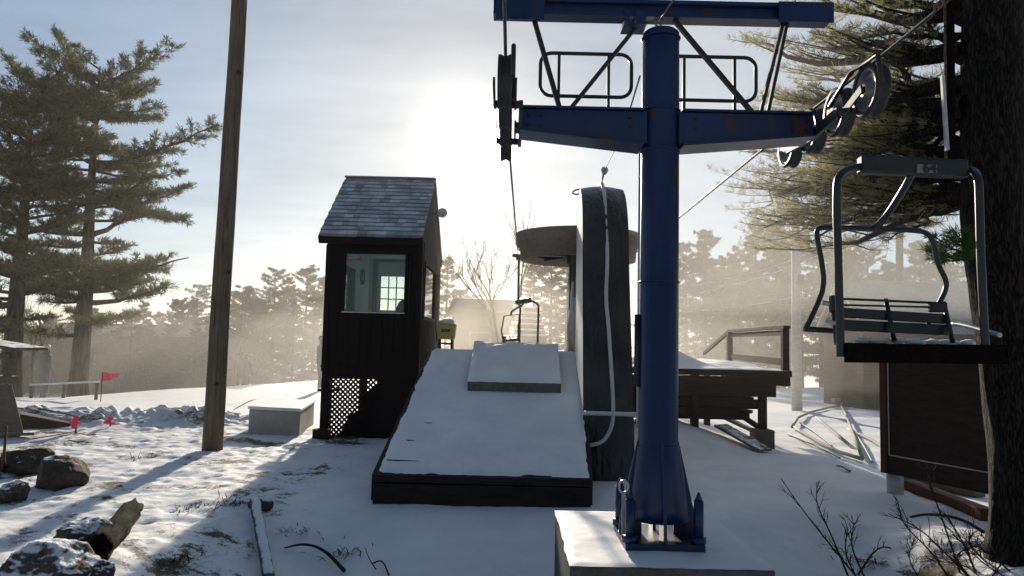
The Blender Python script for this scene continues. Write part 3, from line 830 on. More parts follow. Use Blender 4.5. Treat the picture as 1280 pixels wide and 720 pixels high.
# side walls
sy0, sy1, sy2, sy3 = 13.45, 15.2, 15.55, 16.15      # window, then the door opening
zs0, zs1 = wz0 - .04, wz1 - .12
def side(mb, x0, x1, ops):
    "wall along y with openings (ya, yb, za, zb)"
    y = HF + wt + .001
    for (ya, yb, za, zb) in ops:
        mb.box((x0, y, floor_z), (x1, ya, eave - .02)); mb.box((x0, ya, floor_z), (x1, yb, za)); mb.box((x0, ya, zb), (x1, yb, eave - .02)); y = yb
    mb.box((x0, y, floor_z), (x1, HB - wt - .001, eave - .02))
side(front, hx1 - wt, hx1, [(sy0, sy1, zs0, zs1), (sy2, sy3, floor_z + .1, zs1 + .05)])
side(front, hx0, hx0 + wt, [(13.5, 14.9, zs0, zs1)])
dx0, dx1 = P(472, 350, HB).x, P(514, 350, HB).x
dz0, dz1 = floor_z + .05, P(490, 328, HB).z
front.box((hx0, HB - wt, floor_z), (dx0, HB, eave - .02)); front.box((dx1, HB - wt, floor_z), (hx1, HB, eave - .02)); front.box((dx0, HB - wt, dz1), (dx1, HB, eave - .02))
for x0 in (hx0, hx1 - wt):
    x1 = x0 + wt
    a = [(x0, HF + .0, eave - .019), (x0, ym, ridge - .12), (x0, HB, eave - .019)]; b = [(x1, q[1], q[2]) for q in a]
    front.add(a + b, [(0, 1, 2), (5, 4, 3), (0, 3, 4, 1), (1, 4, 5, 2), (2, 5, 3, 0)])
x = hx0 + .2
while x < hx1 - .15:
    for z0_, z1_ in ((floor_z, wz0 - .06), (wz1 + .06, eave - .17)) if wx0 - .08 < x < wx1 + .08 else ((floor_z, eave - .17),): front.box((x, HF - .011, z0_), (x + .035, HF - .0005, z1_))
    x += .2
y = HF + .25
while y < HB - .1:
    if not (sy0 - .08 < y < sy1 + .06 or sy2 - .06 < y < sy3 + .04): front.box((hx1 + .0005, y, floor_z), (hx1 + .011, y + .035, eave - .03))
    else: front.box((hx1 + .0005, y, floor_z), (hx1 + .011, y + .035, zs0 - .07))
    y += .22
build('wall', front, M['hut'], hut, bevel=0)
mb = MB()
e = .004
mb.box((hx0 + wt + .002, HB - wt - .03, floor_z), (dx0 - .02, HB - wt - e, eave)); mb.box((dx1 + .02, HB - wt - .03, floor_z), (hx1 - wt - .002, HB - wt - e, eave)); mb.box((dx0 - .02, HB - wt - .03, dz1 + .02), (dx1 + .02, HB - wt - e, eave))
mb.box((hx0 + wt + e, HF + wt + .004, floor_z), (hx0 + wt + .03, 13.48, eave)); mb.box((hx0 + wt + e, 14.92, floor_z), (hx0 + wt + .03, HB - wt - .032, eave)); mb.box((hx0 + wt + e, 13.48, floor_z), (hx0 + wt + .03, 14.92, zs0 - .02)); mb.box((hx0 + wt + e, 13.48, zs1 + .02), (hx0 + wt + .03, 14.92, eave))
mb.box((hx0 + wt + .03, HF + wt + .01, eave - .03), (hx1 - wt - .01, HB - wt - .04, eave - .001))
build('lining', mb, M['teal'], hut)
build('floor', MB().box((hx0 + .01, HF + .01, floor_z - .16), (hx1 - .01, HB - .01, floor_z - .002)), M['hut'], hut)
# roof
ov = .13; xa, xb = P(399, 293, HF - .13).x, P(528, 293, HF - .13).x
yf_, yb_ = HF - .13, HB + .13
def slope(front_side, t0, t1, x0, x1, dz0, dz1, mb):
    y0 = yf_ if front_side else yb_; ya = y0 + (ym - y0) * t0; yb = y0 + (ym - y0) * t1
    za = eave + (ridge - eave) * t0; zb = eave + (ridge - eave) * t1
    if front_side: q = [(x0, ya, za), (x1, ya, za), (x1, yb, zb), (x0, yb, zb)]
    else: q = [(x0, yb, zb), (x1, yb, zb), (x1, ya, za), (x0, ya, za)]
    mb.hexa([V(p) + V((0, 0, dz0)) for p in q] + [V(p) + V((0, 0, dz1)) for p in q])
mb = MB(); slope(True, 0, 1, xa, xb, -.11, -.03, mb); slope(False, 0, 1, xa, xb, -.11, -.03, mb)
rf = build('roof', mb, M['hut'], hut)
mb = MB()
nc = 15
for fs in (True, False):
    for i in range(nc):
        t0 = i / nc - .004; t1 = min(1, (i + 1.25) / nc)
        x = xa + .01 - (.07 if i % 2 else 0)
        while x < xb - .01:
            x2 = min(x + random.uniform(.13, .2), xb + .012); x1 = max(x, xa - .012)
            y0 = yf_ if fs else yb_
            j = random.uniform(-.004, .004); dz = random.uniform(0, .005)
            ya = y0 + (ym - y0) * (t0 + j); yb = y0 + (ym - y0) * t1
            za = eave + (ridge - eave) * (t0 + j); zb = eave + (ridge - eave) * t1
            q = [(x1, ya, za), (x2 - .004, ya, za), (x2 - .004, yb, zb), (x1, yb, zb)]
            if not fs: q = [q[3], q[2], q[1], q[0]]
            lo = [(-.026), (-.026), -.028, -.028] if fs else [-.028, -.028, -.026, -.026]
            hi = [.022 + dz, .022 + dz, -.004, -.004] if fs else [-.004, -.004, .022 + dz, .022 + dz]
            mb.hexa([V(p) + V((0, 0, h)) for p, h in zip(q, lo)] + [V(p) + V((0, 0, h)) for p, h in zip(q, hi)])
            x = x2
build('shingles', mb, M['shingle'], rf)
mb = MB(); mb.bar((xa - .01, ym, ridge + .012), (xb + .01, ym, ridge + .012), .16, .03)
build('ridge_cap', mb, M['shingle'], rf)
mb = MB(); mb.box((xa, yf_ - .012, eave - .16), (xb, yf_ + .03, eave - .035)); mb.box((xa, yb_ - .03, eave - .16), (xb, yb_ + .012, eave - .035))
for x0 in (xa - .012, xb - .018):
    for (y0, y1) in ((yf_, ym), (yb_, ym)):
        mb.bar((x0 + .015, y0, eave - .1), (x0 + .015, y1, ridge - .1), .03, .14)
build('fascia', mb, M['hut'], rf)
# windows
def window(name, x0, x1, z0, z1, y, cols=1, rows=1, mat='hut', fw=.05, parent=hut, depth=.05):
    mb = MB()
    mb.box((x0 - fw, y - depth, z1 - .004), (x1 + fw, y + .02, z1 + fw)); mb.box((x0 - fw, y - depth, z0 - fw), (x1 + fw, y + .02, z0 + .004))
    mb.box((x0 - fw, y - depth, z0 + .004), (x0 + .004, y + .02, z1 - .004)); mb.box((x1 - .004, y - depth, z0 + .004), (x1 + fw, y + .02, z1 - .004))
    for i in range(1, cols):
        x = x0 + (x1 - x0) * i / cols; mb.box((x - .014, y - .014, z0 + .004), (x + .014, y + .014, z1 - .004))
    for i in range(1, rows):
        z = z0 + (z1 - z0) * i / rows; mb.box((x0 + .004, y - .011, z - .012), (x1 - .004, y + .011, z + .012))
    f = build(name, mb, M[mat], parent)
    build('pane', MB().box((x0, y + .003, z0), (x1, y + .007, z1)), M['glass'], f)
    return f
window('front_window', wx0, wx1, wz0, wz1, HF + .03, fw=.045, depth=.06)
mb = MB(); mb.box((wx0 - .02, HF - .06, wz0 - .022), (wx1 + .02, HF - .031, wz0 - .001)); build('window_sill', mb, M['galv'], hut)
def side_window(x, ya, yb, za, zb, name='side_window'):
    mb = MB(); fw = .05
    mb.box((x - .02, ya - fw, zb), (x + .03, yb + fw, zb + fw)); mb.box((x - .02, ya - fw, za - fw), (x + .03, yb + fw, za))
    mb.box((x - .02, ya - fw, za), (x + .03, ya, zb)); mb.box((x - .02, yb, za), (x + .03, yb + fw, zb))
    f = build(name, mb, M['hut'], hut)
    build('pane', MB().box((x - .006, ya, za), (x - .002, yb, zb)), M['glass'], f)
side_window(hx1 - .01, sy0, sy1, zs0, zs1)
side_window(hx0 + .03, 13.5, 14.9, zs0, zs1)
# rear door, white with nine panes
mb = MB(); px0, px1 = P(476, 350, HB).x + .0, P(505, 350, HB).x + .03
gz0, gz1 = P(490, 387, HB).z - .02, P(490, 346, HB).z
gx0, gx1 = P(477, 350, HB).x, P(506, 350, HB).x
y = HB - .05
mb.box((dx0, y - .02, dz0), (dx1, y + .02, gz0)); mb.box((dx0, y - .02, gz1), (dx1, y + .02, dz1)); mb.box((dx0, y - .02, gz0), (gx0, y + .02, gz1)); mb.box((gx1, y - .02, gz0), (dx1, y + .02, gz1))
door = build('rear_door', mb, M['white_paint'], hut)
mb = MB()
for i in range(1, 3):
    x = gx0 + (gx1 - gx0) * i / 3; mb.box((x - .012, y - .015, gz0), (x + .012, y + .015, gz1)); z = gz0 + (gz1 - gz0) * i / 3; mb.box((gx0, y - .011, z - .012), (gx1, y + .011, z + .012))
build('muntins', mb, M['white_paint'], door)
build('pane', MB().box((gx0, y - .003, gz0), (gx1, y + .001, gz1)), M['glass'], door)
mb = MB(); mb.box((dx0 - .08, HB - wt - .05, dz0), (dx0 - .005, HB - wt - .032, dz1 + .08)); mb.box((dx0 - .005, HB - wt - .05, dz1 + .005), (dx1 + .08, HB - wt - .032, dz1 + .08))
build('door_casing', mb, M['grey_wood'], hut)
# wall clock and red notice
q = V((hx0 + wt + .045, 15.45, P(454, 346, 15.45).z))
ck = thing('wall_clock', 'round dark-rimmed clock on the teal wall inside the hut', 'clock', q)
mb = MB(); mb.lathe([(.12, .03), (.17, .03), (.17, -.012), (.12, -.012), (.12, .03)], q, 'X', 28); build('rim', mb, M['black_steel'], ck)
mb = MB(); mb.lathe([(0, .008), (.122, .008)], q, 'X', 28); fc = build('face', mb, M['white_paint'], ck)
mb = MB(); mb.bar(q + V((.013, 0, 0)), q + V((.013, .05, .03)), .004, .012); mb.bar(q + V((.016, 0, 0)), q + V((.016, -.01, .09)), .004, .012); build('hands', mb, M['black_steel'], fc)
a = P(432, 319, HF + .06); b = P(452, 326, HF + .06)
nb = thing('red_notice', 'small red notice stuck inside the top left corner of the hut window', 'notice', ((a.x + b.x) / 2, HF + .06, b.z))
build('card', MB().box((a.x, HF + .048, b.z), (b.x, HF + .054, a.z)), M['red_sign'], nb)
mb = MB()
for i in range(3): mb.box((a.x + .04, HF + .0445, b.z + .025 + i * .028), (b.x - .04 - .05 * (i == 0), HF + .0465, b.z + .035 + i * .028))
build('print', mb, M['white_paint'], nb)
# floodlight on the gable
q = P(553, 267, 14.75); fl = V((hx1 + .07, 14.75, q.z))
mb = MB(); mb.tube([fl + V((-.07, 0, 0)), fl + V((.06, -.02, 0))], .02, 8); build('lamp_arm', mb, M['black_steel'], hut)
mb = MB(); mb.lathe([(0, .06), (.05, .055), (.085, 0), (.1, -.07), (.09, -.075), (0, -.05)], fl + V((.10, -.02, .0)), 'Y', 20); build('floodlight', mb, M['bright'], hut)
# stilts, skirt and lattice
for x in (hx0 + .08, hx1 - .08):
    for y in (HF + .1, HB - .1): build('stilt', MB().box((x - .07, y - .07, -.4), (x + .07, y + .07, floor_z - .161)), M['hut'], hut)
lz1 = P(440, 474, HF).z; lx1 = P(470, 500, HF).x
mb = MB(); mb.box((hx0 + .003, HF + .004, lz1), (hx1, HF + .04, floor_z - .001)); mb.box((lx1 + .002, HF + .004, -.1), (hx1, HF + .04, lz1 - .001))
a0, a1 = P(400, 471, HF).x, 0
build('skirt', mb, M['hut'], hut)
mb = MB()
z0 = .05; x0 = hx0 + .16; st = .088
def clip_diag(sgn):
    i = -20
    while i < 40:
        # line z = z0 + sgn*(x - (x0 + i*st))
        pts = []
        for x in (x0, lx1):
            z = z0 + sgn * (x - (x0 + i * st)); pts.append((x, z))
        (xa_, za_), (xb_, zb_) = pts
        def at_z(zc): return xa_ + (zc - za_) / (zb_ - za_) * (xb_ - xa_)
        lo, hi = 0, 0
        seg = [(xa_, za_), (xb_, zb_)]
        seg = [(x, z) if z0 <= z <= lz1 else ((at_z(z0), z0) if z < z0 else (at_z(lz1), lz1)) for x, z in seg]
        if abs(seg[0][0] - seg[1][0]) > .02 and x0 - .001 <= min(seg[0][0], seg[1][0]) and max(seg[0][0], seg[1][0]) <= lx1 + .001:
            yy = HF + .012 if sgn > 0 else HF + .026
            mb.bar((seg[0][0], yy, seg[0][1]), (seg[1][0], yy, seg[1][1]), .012, .036)
        i += 1
clip_diag(1); clip_diag(-1)
mb.box((hx0 - .002, HF + .002, -.05), (x0, HF + .045, lz1 - .001)); mb.box((x0, HF + .002, -.05), (lx1, HF + .045, z0))
build('lattice', mb, M['hut'], hut)
mb = MB(); y_ = HF + .16
t3 = [P(474, 478, y_), P(474, 548, y_), P(422, 548, y_), P(436, 520, y_), P(448, 512, y_), P(452, 498, y_)]
for q in t3: q.y = y_
mb.add(t3 + [q + V((0, .03, 0)) for q in t3], [(0, 1, 2, 3, 4, 5), (11, 10, 9, 8, 7, 6)] + [(i, i + 6, (i + 1) % 6 + 6, (i + 1) % 6) for i in range(6)])
build('lattice_shade_panel', mb, M['hut'], hut)  # added panel that darkens the lower right lattice openings
mb = MB(); q = P(402, 545, HF - .12); mb.box((q.x - .13, HF - .25, -.1), (q.x + .14, HF - .02, .17)); build('pier', mb, M['dark_wood'], hut, bevel=.01)
for x in (hx0 - .012, hx1 - .078):
    build('corner_board', MB().box((x, HF - .016, floor_z - .1), (x + .09, HF - .002, eave - .17)), M['hut'], hut, bevel=.003)
# electrical conduit on the front right
mb = MB(); q0 = P(513, 318, HF - .02); q1 = P(509, 395, HF - .02); mb.tube([q0, V((q0.x, q0.y, q1.z))], .012, 8); build('conduit', mb, M['black_steel'], hut)
mb = MB()
for z_, d0, w_ in ((P(395, 457, 14).z, 14.0, .32), (P(395, 487, 14).z, 14.0, .36)):
    mb.box((hx0 - w_ + .02, d0, z_ - .03), (hx0 - .002, d0 + .6, z_ + .015))
mb.box((hx0 - .2, 14.05, -.1), (hx0 - .14, 14.12, P(395, 457, 14).z - .031))
build('side_steps', mb, M['hut'], hut)

# yellow bin on stand behind the ramp
q = P(557, 438, 13.6)
deck2_z = q.z - .02
yb = thing('yellow_bin', 'yellow plastic bin with crumpled top on a dark stand beside the hut door', 'bin', (q.x, 13.6, deck2_z))
x0, x1 = P(545, 420, 13.6).x, P(570, 420, 13.6).x
zt_, zm = P(557, 401, 13.6).z, P(557, 424, 13.6).z
mb = MB(); mb.hexa([(x0 + .03, 13.5, zm), (x1 - .03, 13.5, zm), (x1 - .03, 13.75, zm), (x0 + .03, 13.75, zm), (x0, 13.46, zt_ - .05), (x1, 13.46, zt_ - .05), (x1, 13.8, zt_ - .05), (x0, 13.8, zt_ - .05)]); body = build('body', mb, M['yellow'], yb, bevel=.02)
mb = MB(); mb.box((x0 + .1, 13.4745, zm + .13), (x1 - .1, 13.479, zm + .2)); build('dark_band', mb, M['rubber'], body)
mb = MB()
for x in (x0 + .07, x1 - .07):
    for y in (13.52, 13.72): mb.box((x - .02, y - .02, deck2_z - .3), (x + .02, y + .02, zm - .001))
mb.box((x0 + .05, 13.5, zm - .1), (x1 - .05, 13.75, zm - .06)); build('stand', mb, M['rubber'], yb)
mb = MB().rock(((x0 + x1) / 2 - .02, 13.62, zt_ - .02), (.16, .13, .08), 4, .6, 3); build('liner', mb, M['white_paint'], yb)

# ------------------------------------------------------------------ loading platform, snow on top, railing
DF = 12.5
dxa, dxb = 1.75, P(985, 475, DF).x
dzt = P(915, 463, DF).z
plat = thing('loading_platform', 'raised dark wooden platform under snow with handrail, right of the blue tower', 'platform', ((dxa + dxb) / 2, DF + 1.5, 0))
DB = 16.4
mb = MB()
for i in range(14):
    y = DF + i * .28; mb.box((dxa, y, dzt - .05), (dxb + .02, y + .27, dzt))
build('planks', mb, M['deck_wood'], plat)
mb = MB(); mb.box((dxa, DF - .06, dzt - .09), (dxb + .05, DF - .003, dzt + .012)); mb.box((dxa, DF - .035, dzt - .24), (dxb + .03, DF - .002, dzt - .1)); mb.box((dxa, DF + .02, dzt - .44), (P(971, 500, DF).x, DF + .08, dzt - .241))
mb.box((dxb - .03, DF + .09, dzt - .26), (dxb + .03, DB, dzt - .051))
build('rim_joist', mb, M['dark_wood'], plat, bevel=.006)
for px in (868, 953):
    x = P(px, 520, DF + .15).x
    for y in (DF + .15, DB - .2): build('post', MB().box((x - .06, y - .06, -.3), (x + .06, y + .06, dzt - .051)), M['dark_wood'], plat)
mb = MB()
x = P(955, 545, DF - .05).x; mb.box((x - .16, DF - .12, -.1), (x + .16, DF + .22, .36)); 
build('pier', mb, M['concrete_dark'], plat, bevel=.015)
def zf(x, y):
    return dzt + .0 + .34 * math.exp(-((x - 2.75) / .65) ** 2) * sstep(DF - .0, DF + .9, y) + .1 * math.exp(-((x - 4.3) / .5) ** 2) * sstep(DF + 1.0, DF + 2, y)
build('snow_cover', snow_sheet(dxa, dxb + .03, DF - .04, DB, 0, .03, 5, 90, 90, .02, zf), M['snow'], plat)
cA, cB = V((dxb - .03, DF + .05, dzt)), V((P(912, 440, 16.2).x, 16.2, dzt))
hA, hB = P(984, 409, cA.y).z, P(912, 414, 16.2).z
rl = build('handrail', MB().bar((cA.x, cA.y - .1, hA), (cB.x, cB.y, hB), .12, .05), M['dark_wood'], plat)
mb = MB(); mb.bar((cA.x - .02, cA.y, hA - .10), (cB.x - .01, cB.y, hB - .09), .035, .09); mb.bar((cA.x - .02, cA.y, dzt + .16), (cB.x - .01, cB.y, dzt + .2), .035, .12); build('rail_board', mb, M['dark_wood'], rl)
mb = MB(); q = P(880, 442, 18.6); mb.bar((cB.x, cB.y, hB), q, .06, .07); build('stair_rail', mb, M['dark_wood'], rl)
for (c_, h_, w_) in ((cA, hA, .11), (cB, hB, .11), ((cA + cB) / 2, None, 0)):
    if h_: build('rail_post', MB().box((c_.x - w_ / 2, c_.y - w_ / 2, dzt - .25), (c_.x + w_ / 2, c_.y + w_ / 2, h_ - .027)), M['dark_wood'] if c_ is cA else M['deck_wood'], plat)
# lumber shoved under the platform
rnd = random.Random(3)
for i, (p0, p1) in enumerate((((905, 505), (950, 535)), ((880, 510), (945, 540)), ((860, 500), (940, 515)), ((845, 515), (875, 508)))):
    a = P(*p0, 13.4 + i * .25); b = P(*p1, 12.9 + i * .2)
    s = solo('loose_timber', MB().bar(a, b, .16, .05), M['grey_wood'] if i % 2 else M['dark_wood'], ['dark plank slanting down under the platform near its end post', 'grey snowy plank in the middle of the timbers under the platform', 'long dark plank near the top of the timbers under the platform', 'short grey timber end showing beside the blue tower under the platform'][i], 'timber', (a + b) / 2, 'timbers shoved under the platform')
x0_, x1_ = P(868, 500, DF).x - .1, P(953, 500, DF).x + .15
for i, (y_, z_, xa_, xb_) in enumerate(((DF + .12, dzt - .62, dxa + .1, x1_ - .25), (DF + .14, dzt - .80, dxa + .2, x1_ - .5), (DF + .4, dzt - .68, dxa + .1, x1_), (DF + .5, dzt - .88, dxa, x1_ - .2), (DF + .9, dzt - .7, dxa, x1_))):
    build('cribbing', MB().box((xa_, y_, z_), (xb_, y_ + .17, z_ + .165)), M['dark_wood'], plat, bevel=.008)
a = P(915, 545, 12.2)
mb = MB(); mb.bar(on(P(905, 540, 12.3).x, 12.5) + V((0, 0, .17)), on(P(957, 568, 11.7).x, 11.7) + V((0, 0, .05)), .3, .04)
solo('fallen_plank', mb, M['grey_wood'], 'snowy plank tipped onto the ground below the platform corner', 'plank', on(3.4, 12.1))

# ------------------------------------------------------------------ wooden pole
b0 = G(265, 562); top = P(303, -60, b0.y + .1)
wp = thing('wooden_pole', 'tall bare weathered wooden utility pole standing in the snow left of the hut', 'pole', b0)
mb = MB(); n_ = 24
pts = []; rs = []
ext = top + (top - b0) * .35
for i in range(n_ + 1):
    t = i / n_; q = b0.lerp(ext, t) + V((.012 * noise.noise(V((t * 6, 0, 0))), 0, 0)); q.z -= .2 * (1 - t); pts.append(q); rs.append(.152 * (1 - t) + .105 * t)
mb.tube(pts, rs, 28)
build('shaft', mb, M['pole'], wp)
mb = MB()
for px, py in ((285, 340), (270, 480), (298, 90)):
    q = P(px, py, b0.y - .13); build('knot', MB().lathe([(0, -.012), (.03, -.01), (.035, .03)], q, 'Y', 12), M['twig'], wp)

# ------------------------------------------------------------------ concrete box on the left
ca, cb, cc = G(310, 541), G(374, 545), G(392, 530)
ctop = .42
cbx = thing('concrete_box', 'low pale concrete block in the snow between wooden pole and hut', 'concrete block', (ca + cb) / 2)
u = (cb - ca); v = V((-.02, 1.0, 0)) * (cc - cb).length * .9
v = cc - cb
q = [ca, cb, cb + v, ca + v]
q = [V((p.x, p.y, -.1)) for p in q]
build('body', MB().hexa(q + [V((p.x, p.y, ctop)) for p in q]), M['concrete'], cbx, bevel=.015)
ctr = sum(q, V()) / 4
q2 = [ctr + (p - ctr) * 1.04 for p in q]
build('lid', MB().hexa([V((p.x, p.y, ctop + .003)) for p in q2] + [V((p.x, p.y, ctop + .06)) for p in q2]), M['snow'], cbx, bevel=.02)

# ------------------------------------------------------------------ rocks, logs and planks
ROCKS = [
    (62, 612, (.32, .27, .22), 2, 'rock_bare', 'brown squarish boulder sunk in sunlit snow, right of two beside each other', .18),
    (20, 592, (.34, .3, .22), 5, 'rock_bare', 'brown boulder at the left picture edge beside the squarish boulder', .18),
    (92, 690, (.26, .2, .17), 9, 'rock', 'dark snow-streaked rock lying in the shadow of the pole', .4),
    (40, 735, (.36, .28, .17), 12, 'rock', 'rounded rock capped with snow in the bottom left corner', .3),
    (8, 628, (.14, .14, .13), 15, 'rock', 'small mossy rock below the two brown boulders', .35),
    (122, 728, (.08, .08, .09), 21, 'rock', 'small pointed rock right of the snow-capped corner rock', .5),
]
for (px, py, sz, sd_, mt, lab, ro) in ROCKS:
    q = GG(px, py); q = on(q.x, q.y)
    mb = MB().rock(q + V((0, sz[1] * .6, sz[2] * .42)), sz, sd_, ro, 5, sd_)
    solo('boulder', mb, M[mt], lab, 'boulder', q, 'boulders at the lower left')
a, b = GG(122, 704), GG(168, 650); a = on(a.x, a.y) + V((0, 0, .08)); b = on(b.x, b.y) + V((0, 0, .12))
mb = MB(); n_, m_ = 26, 18; ax_ = (b - a).normalized(); s1 = ax_.cross(V((0, 0, 1))).normalized(); s2 = s1.cross(ax_)
def fn(u, v):
    q = a.lerp(b, v) + V((0, 0, .05 * noise.noise(V((v * 3, 9, 0))))); an = u * 2 * math.pi
    rr = (.10 * (1 - .25 * v)) * min(1, (.02 + min(v, 1 - v)) * 12) ** .5
    c_, s_ = math.cos(an), math.sin(an)
    rr *= 1 + .45 * noise.noise(V((c_ * 1.6, s_ * 1.6, v * 3))) + .3 * noise.noise(V((c_ * 5, s_ * 5, v * 5)))
    return q + (s1 * c_ + s2 * s_) * rr
mb.grid(fn, 36, 50)
solo('rotten_log', mb, M['rotten'], 'short dark rotten log leaning against the snow-streaked rock', 'log', a)
a, b = GG(318, 640), GG(336, 735); a = on(a.x, a.y) + V((0, 0, .1)); b = on(b.x, b.y) + V((0, 0, .06))
mb = MB(); mb.tube([a.lerp(b, i / 12) + V((.015 * noise.noise(V((i * .7, 1, 0))), 0, 0)) for i in range(13)], [.05] * 13, 14)
solo('snowy_pole_log', mb, M['log'], 'straight thin snow-covered log pointing at the camera below the pole shadow', 'log', a)
# stump at its far end
mb = MB().rock(on(a.x + .02, a.y + .12) + V((0, 0, .05)), (.12, .1, .1), 31, .4, 3)
solo('snowy_stump', mb, M['rock'], 'little snow-topped stump at the far end of the thin log', 'stump', a)

def stick(pts, r0, r1, mat, name, label, cat='stick', group=None):
    pts = smooth(pts, 2); n = len(pts)
    mb = MB().tube(pts, [r0 + (r1 - r0) * i / (n - 1) for i in range(n)], 7)
    return solo(name, mb, mat, label, cat, pts[0], group)
def gp(px, py, h=.02):
    q = GG(px, py); return on(q.x, q.y) + V((0, 0, h))
stick([gp(355, 688), gp(380, 690, .08), gp(405, 700, .09), gp(430, 722, .05)], .006, .02, M['twig'], 'fallen_branch', 'dark bent branch on shaded snow right of the thin log')
stick([gp(470, 716), P(462, 700, gp(470, 716).y), P(456, 684, gp(470, 716).y)], .006, .002, M['twig'], 'weed_stalk', 'thin upright weed stalk poking from shaded snow', 'weed')
stick([gp(466, 706, .01), gp(478, 708, .05), gp(486, 722, .02)], .006, .008, M['twig'], 'curved_twig', 'small curved twig next to the weed stalk', 'twig')
stick([gp(4, 590, 0), P(5, 570, 8.6), P(8, 532, 8.6)], .02, .012, M['redwood'], 'leaning_stake', 'thin leaning wooden stake at the left edge beside the boulders', 'stake')
for i, (pp, lab) in enumerate((([(40, 552), (70, 548), (95, 541)], 'thin bare stick lying on sunlit snow below the pink marker'), ([(85, 553), (100, 558), (118, 548)], 'forked dark stick on sunlit snow right of the pink marker'), ([(150, 680), (165, 665), (174, 652)], 'straw stalk on sunlit snow right of the rotten log'))):
    stick([gp(x, y, .03 + .02 * (j == 1)) for j, (x, y) in enumerate(pp)], .009, .005, M['twig'], 'bare_stick', lab)

# tufts of dead grass and leaf litter
rnd = random.Random(11)
for i, (px, py, n_, lab) in enumerate(((250, 632, 60, 'tuft of dead grass beside the pole shadow in trampled snow'), (292, 628, 60, 'tuft of dead grass just left of the snowy stump'), (365, 662, 45, 'sparse dead grass on shaded snow right of the thin log'), (430, 690, 70, 'clump of dead grass around the dark bent branch'), (180, 572, 40, 'small tuft of dead grass left of the pole foot'), (215, 700, 60, 'tuft of dead grass at the bottom edge left of the thin log'), (1090, 700, 90, 'dead grass around the foot of the long-stemmed bare bush'), (1190, 690, 90, 'dead grass under the tangled bare bush'), (1225, 672, 70, 'dead grass right beside the big pine trunk'))):
    q = gp(px, py, 0); mb = MB()
    for j in range(n_):
        c_ = q + V((rnd.gauss(0, .13), rnd.gauss(0, .13), -.01)); d_ = V((rnd.gauss(0, 1), rnd.gauss(0, 1), rnd.uniform(.1, .7))).normalized(); s_ = d_.cross(V((0, 0, 1))).normalized() * .005
        L = rnd.uniform(.06, .17); m_ = c_ + d_ * L * .6; e_ = c_ + d_ * L - V((0, 0, .03))
        mb.add([c_ - s_, c_ + s_, m_ + s_ * .8, m_ - s_ * .8, e_], [(0, 1, 2, 3), (3, 2, 4)])
    solo('grass_tuft', mb, M['log'] if False else M['twig'], lab, 'grass tuft', q, 'tufts of dead grass in the snow')

# bare bushes at lower right
def shrub(name, label, roots, seed, n_side, spread=.3, r=.011):
    rnd = random.Random(seed)
    mb = MB()
    for pl in roots:
        pts = smooth(pl, 2); n = len(pts)
        mb.tube(pts, [r * (1 - .75 * i / (n - 1)) for i in range(n)], 6)
        for j in range(n_side):
            i = rnd.randrange(n // 6, n - 1); p = pts[i]; t = (pts[i + 1] - p).normalized()
            d_ = (t + V((rnd.uniform(-1, 1), rnd.uniform(-.6, .6), rnd.uniform(-.1, .9))) * .9).normalized(); L = rnd.uniform(.08, spread)
            e1 = p + d_ * L * .5; d2 = (d_ + V((rnd.gauss(0, .3), rnd.gauss(0, .3), rnd.gauss(0, .3)))).normalized(); e2 = e1 + d2 * L * .5
            mb.tube([p, e1, e2], [r * .4, r * .28, .001], 5)
            for q_ in range(2):
                d3 = (d2 + V((rnd.gauss(0, .6), rnd.gauss(0, .4), rnd.gauss(0, .6)))).normalized(); mb.tube([e1, e1 + d3 * L * .4], [r * .22, .001], 4)
    return solo(name, mb, M['twig'], label, 'bare bush', roots[0][0], 'bare bushes at the lower right')
bA = gp(1065, 722, 0)
bd = bA.y
shrub('bare_bush', 'bare dark bush with one long stem leaning left over shaded snow', [
    [gp(1082, 735, 0), P(1045, 690, bd), P(1005, 640, bd + .1), P(976, 598, bd + .15)],
    [gp(1062, 725, 0), P(1040, 670, bd + .1), P(1020, 630, bd + .1), P(1021, 610, bd + .1)],
    [gp(1070, 722, 0), P(1055, 690, bd), P(1060, 660, bd)],
    [gp(1072, 720, 0), P(1100, 678, bd + .3), P(1130, 695, bd + .4), P(1145, 712, bd + .4)],
    [gp(1080, 722, 0), P(1062, 680, bd), P(1068, 655, bd)]], 4, 12, .2, .010)
bB = gp(1185, 712, 0); bd = bB.y
shrub('bare_bush', 'tangled bare bush at the foot of the big pine trunk', [
    [gp(1212, 722, 0), P(1180, 690, bd), P(1150, 660, bd), P(1110, 642, bd + .1)],
    [gp(1200, 716, 0), P(1175, 640, bd + .2), P(1160, 600, bd + .3), P(1157, 590, bd + .3)],
    [gp(1220, 716, 0), P(1200, 670, bd), P(1180, 640, bd)],
    [gp(1185, 722, 0), P(1165, 690, bd), P(1128, 655, bd), P(1124, 635, bd)],
    [gp(1230, 700, 0), P(1210, 680, bd), P(1216, 665, bd)],
    [gp(1210, 720, 0), P(1190, 695, bd), P(1220, 680, bd), P(1235, 690, bd)]], 8, 14, .22, .010)
bC = gp(1250, 705, 0); bd = bC.y
shrub('bare_bush', 'low mat of thin bare stems in front of the big pine trunk', [
    [gp(1262, 715, 0), P(1235, 690, bd), P(1190, 672, bd)], [gp(1240, 722, 0), P(1262, 690, bd), P(1275, 665, bd)],
    [gp(1225, 722, 0), P(1205, 705, bd), P(1160, 700, bd)], [gp(1255, 722, 0), P(1225, 702, bd), P(1180, 655, bd)], [gp(1150, 724, 0), P(1135, 700, bd), P(1140, 680, bd)]], 15, 22, .22, .007)
stick([gp(1138, 662, .12), gp(1160, 660, .14), gp(1200, 664, .13), gp(1230, 672, .05)], .012, .018, M['twig'], 'fallen_branch', 'thick dark fallen branch lying left of the big pine trunk')

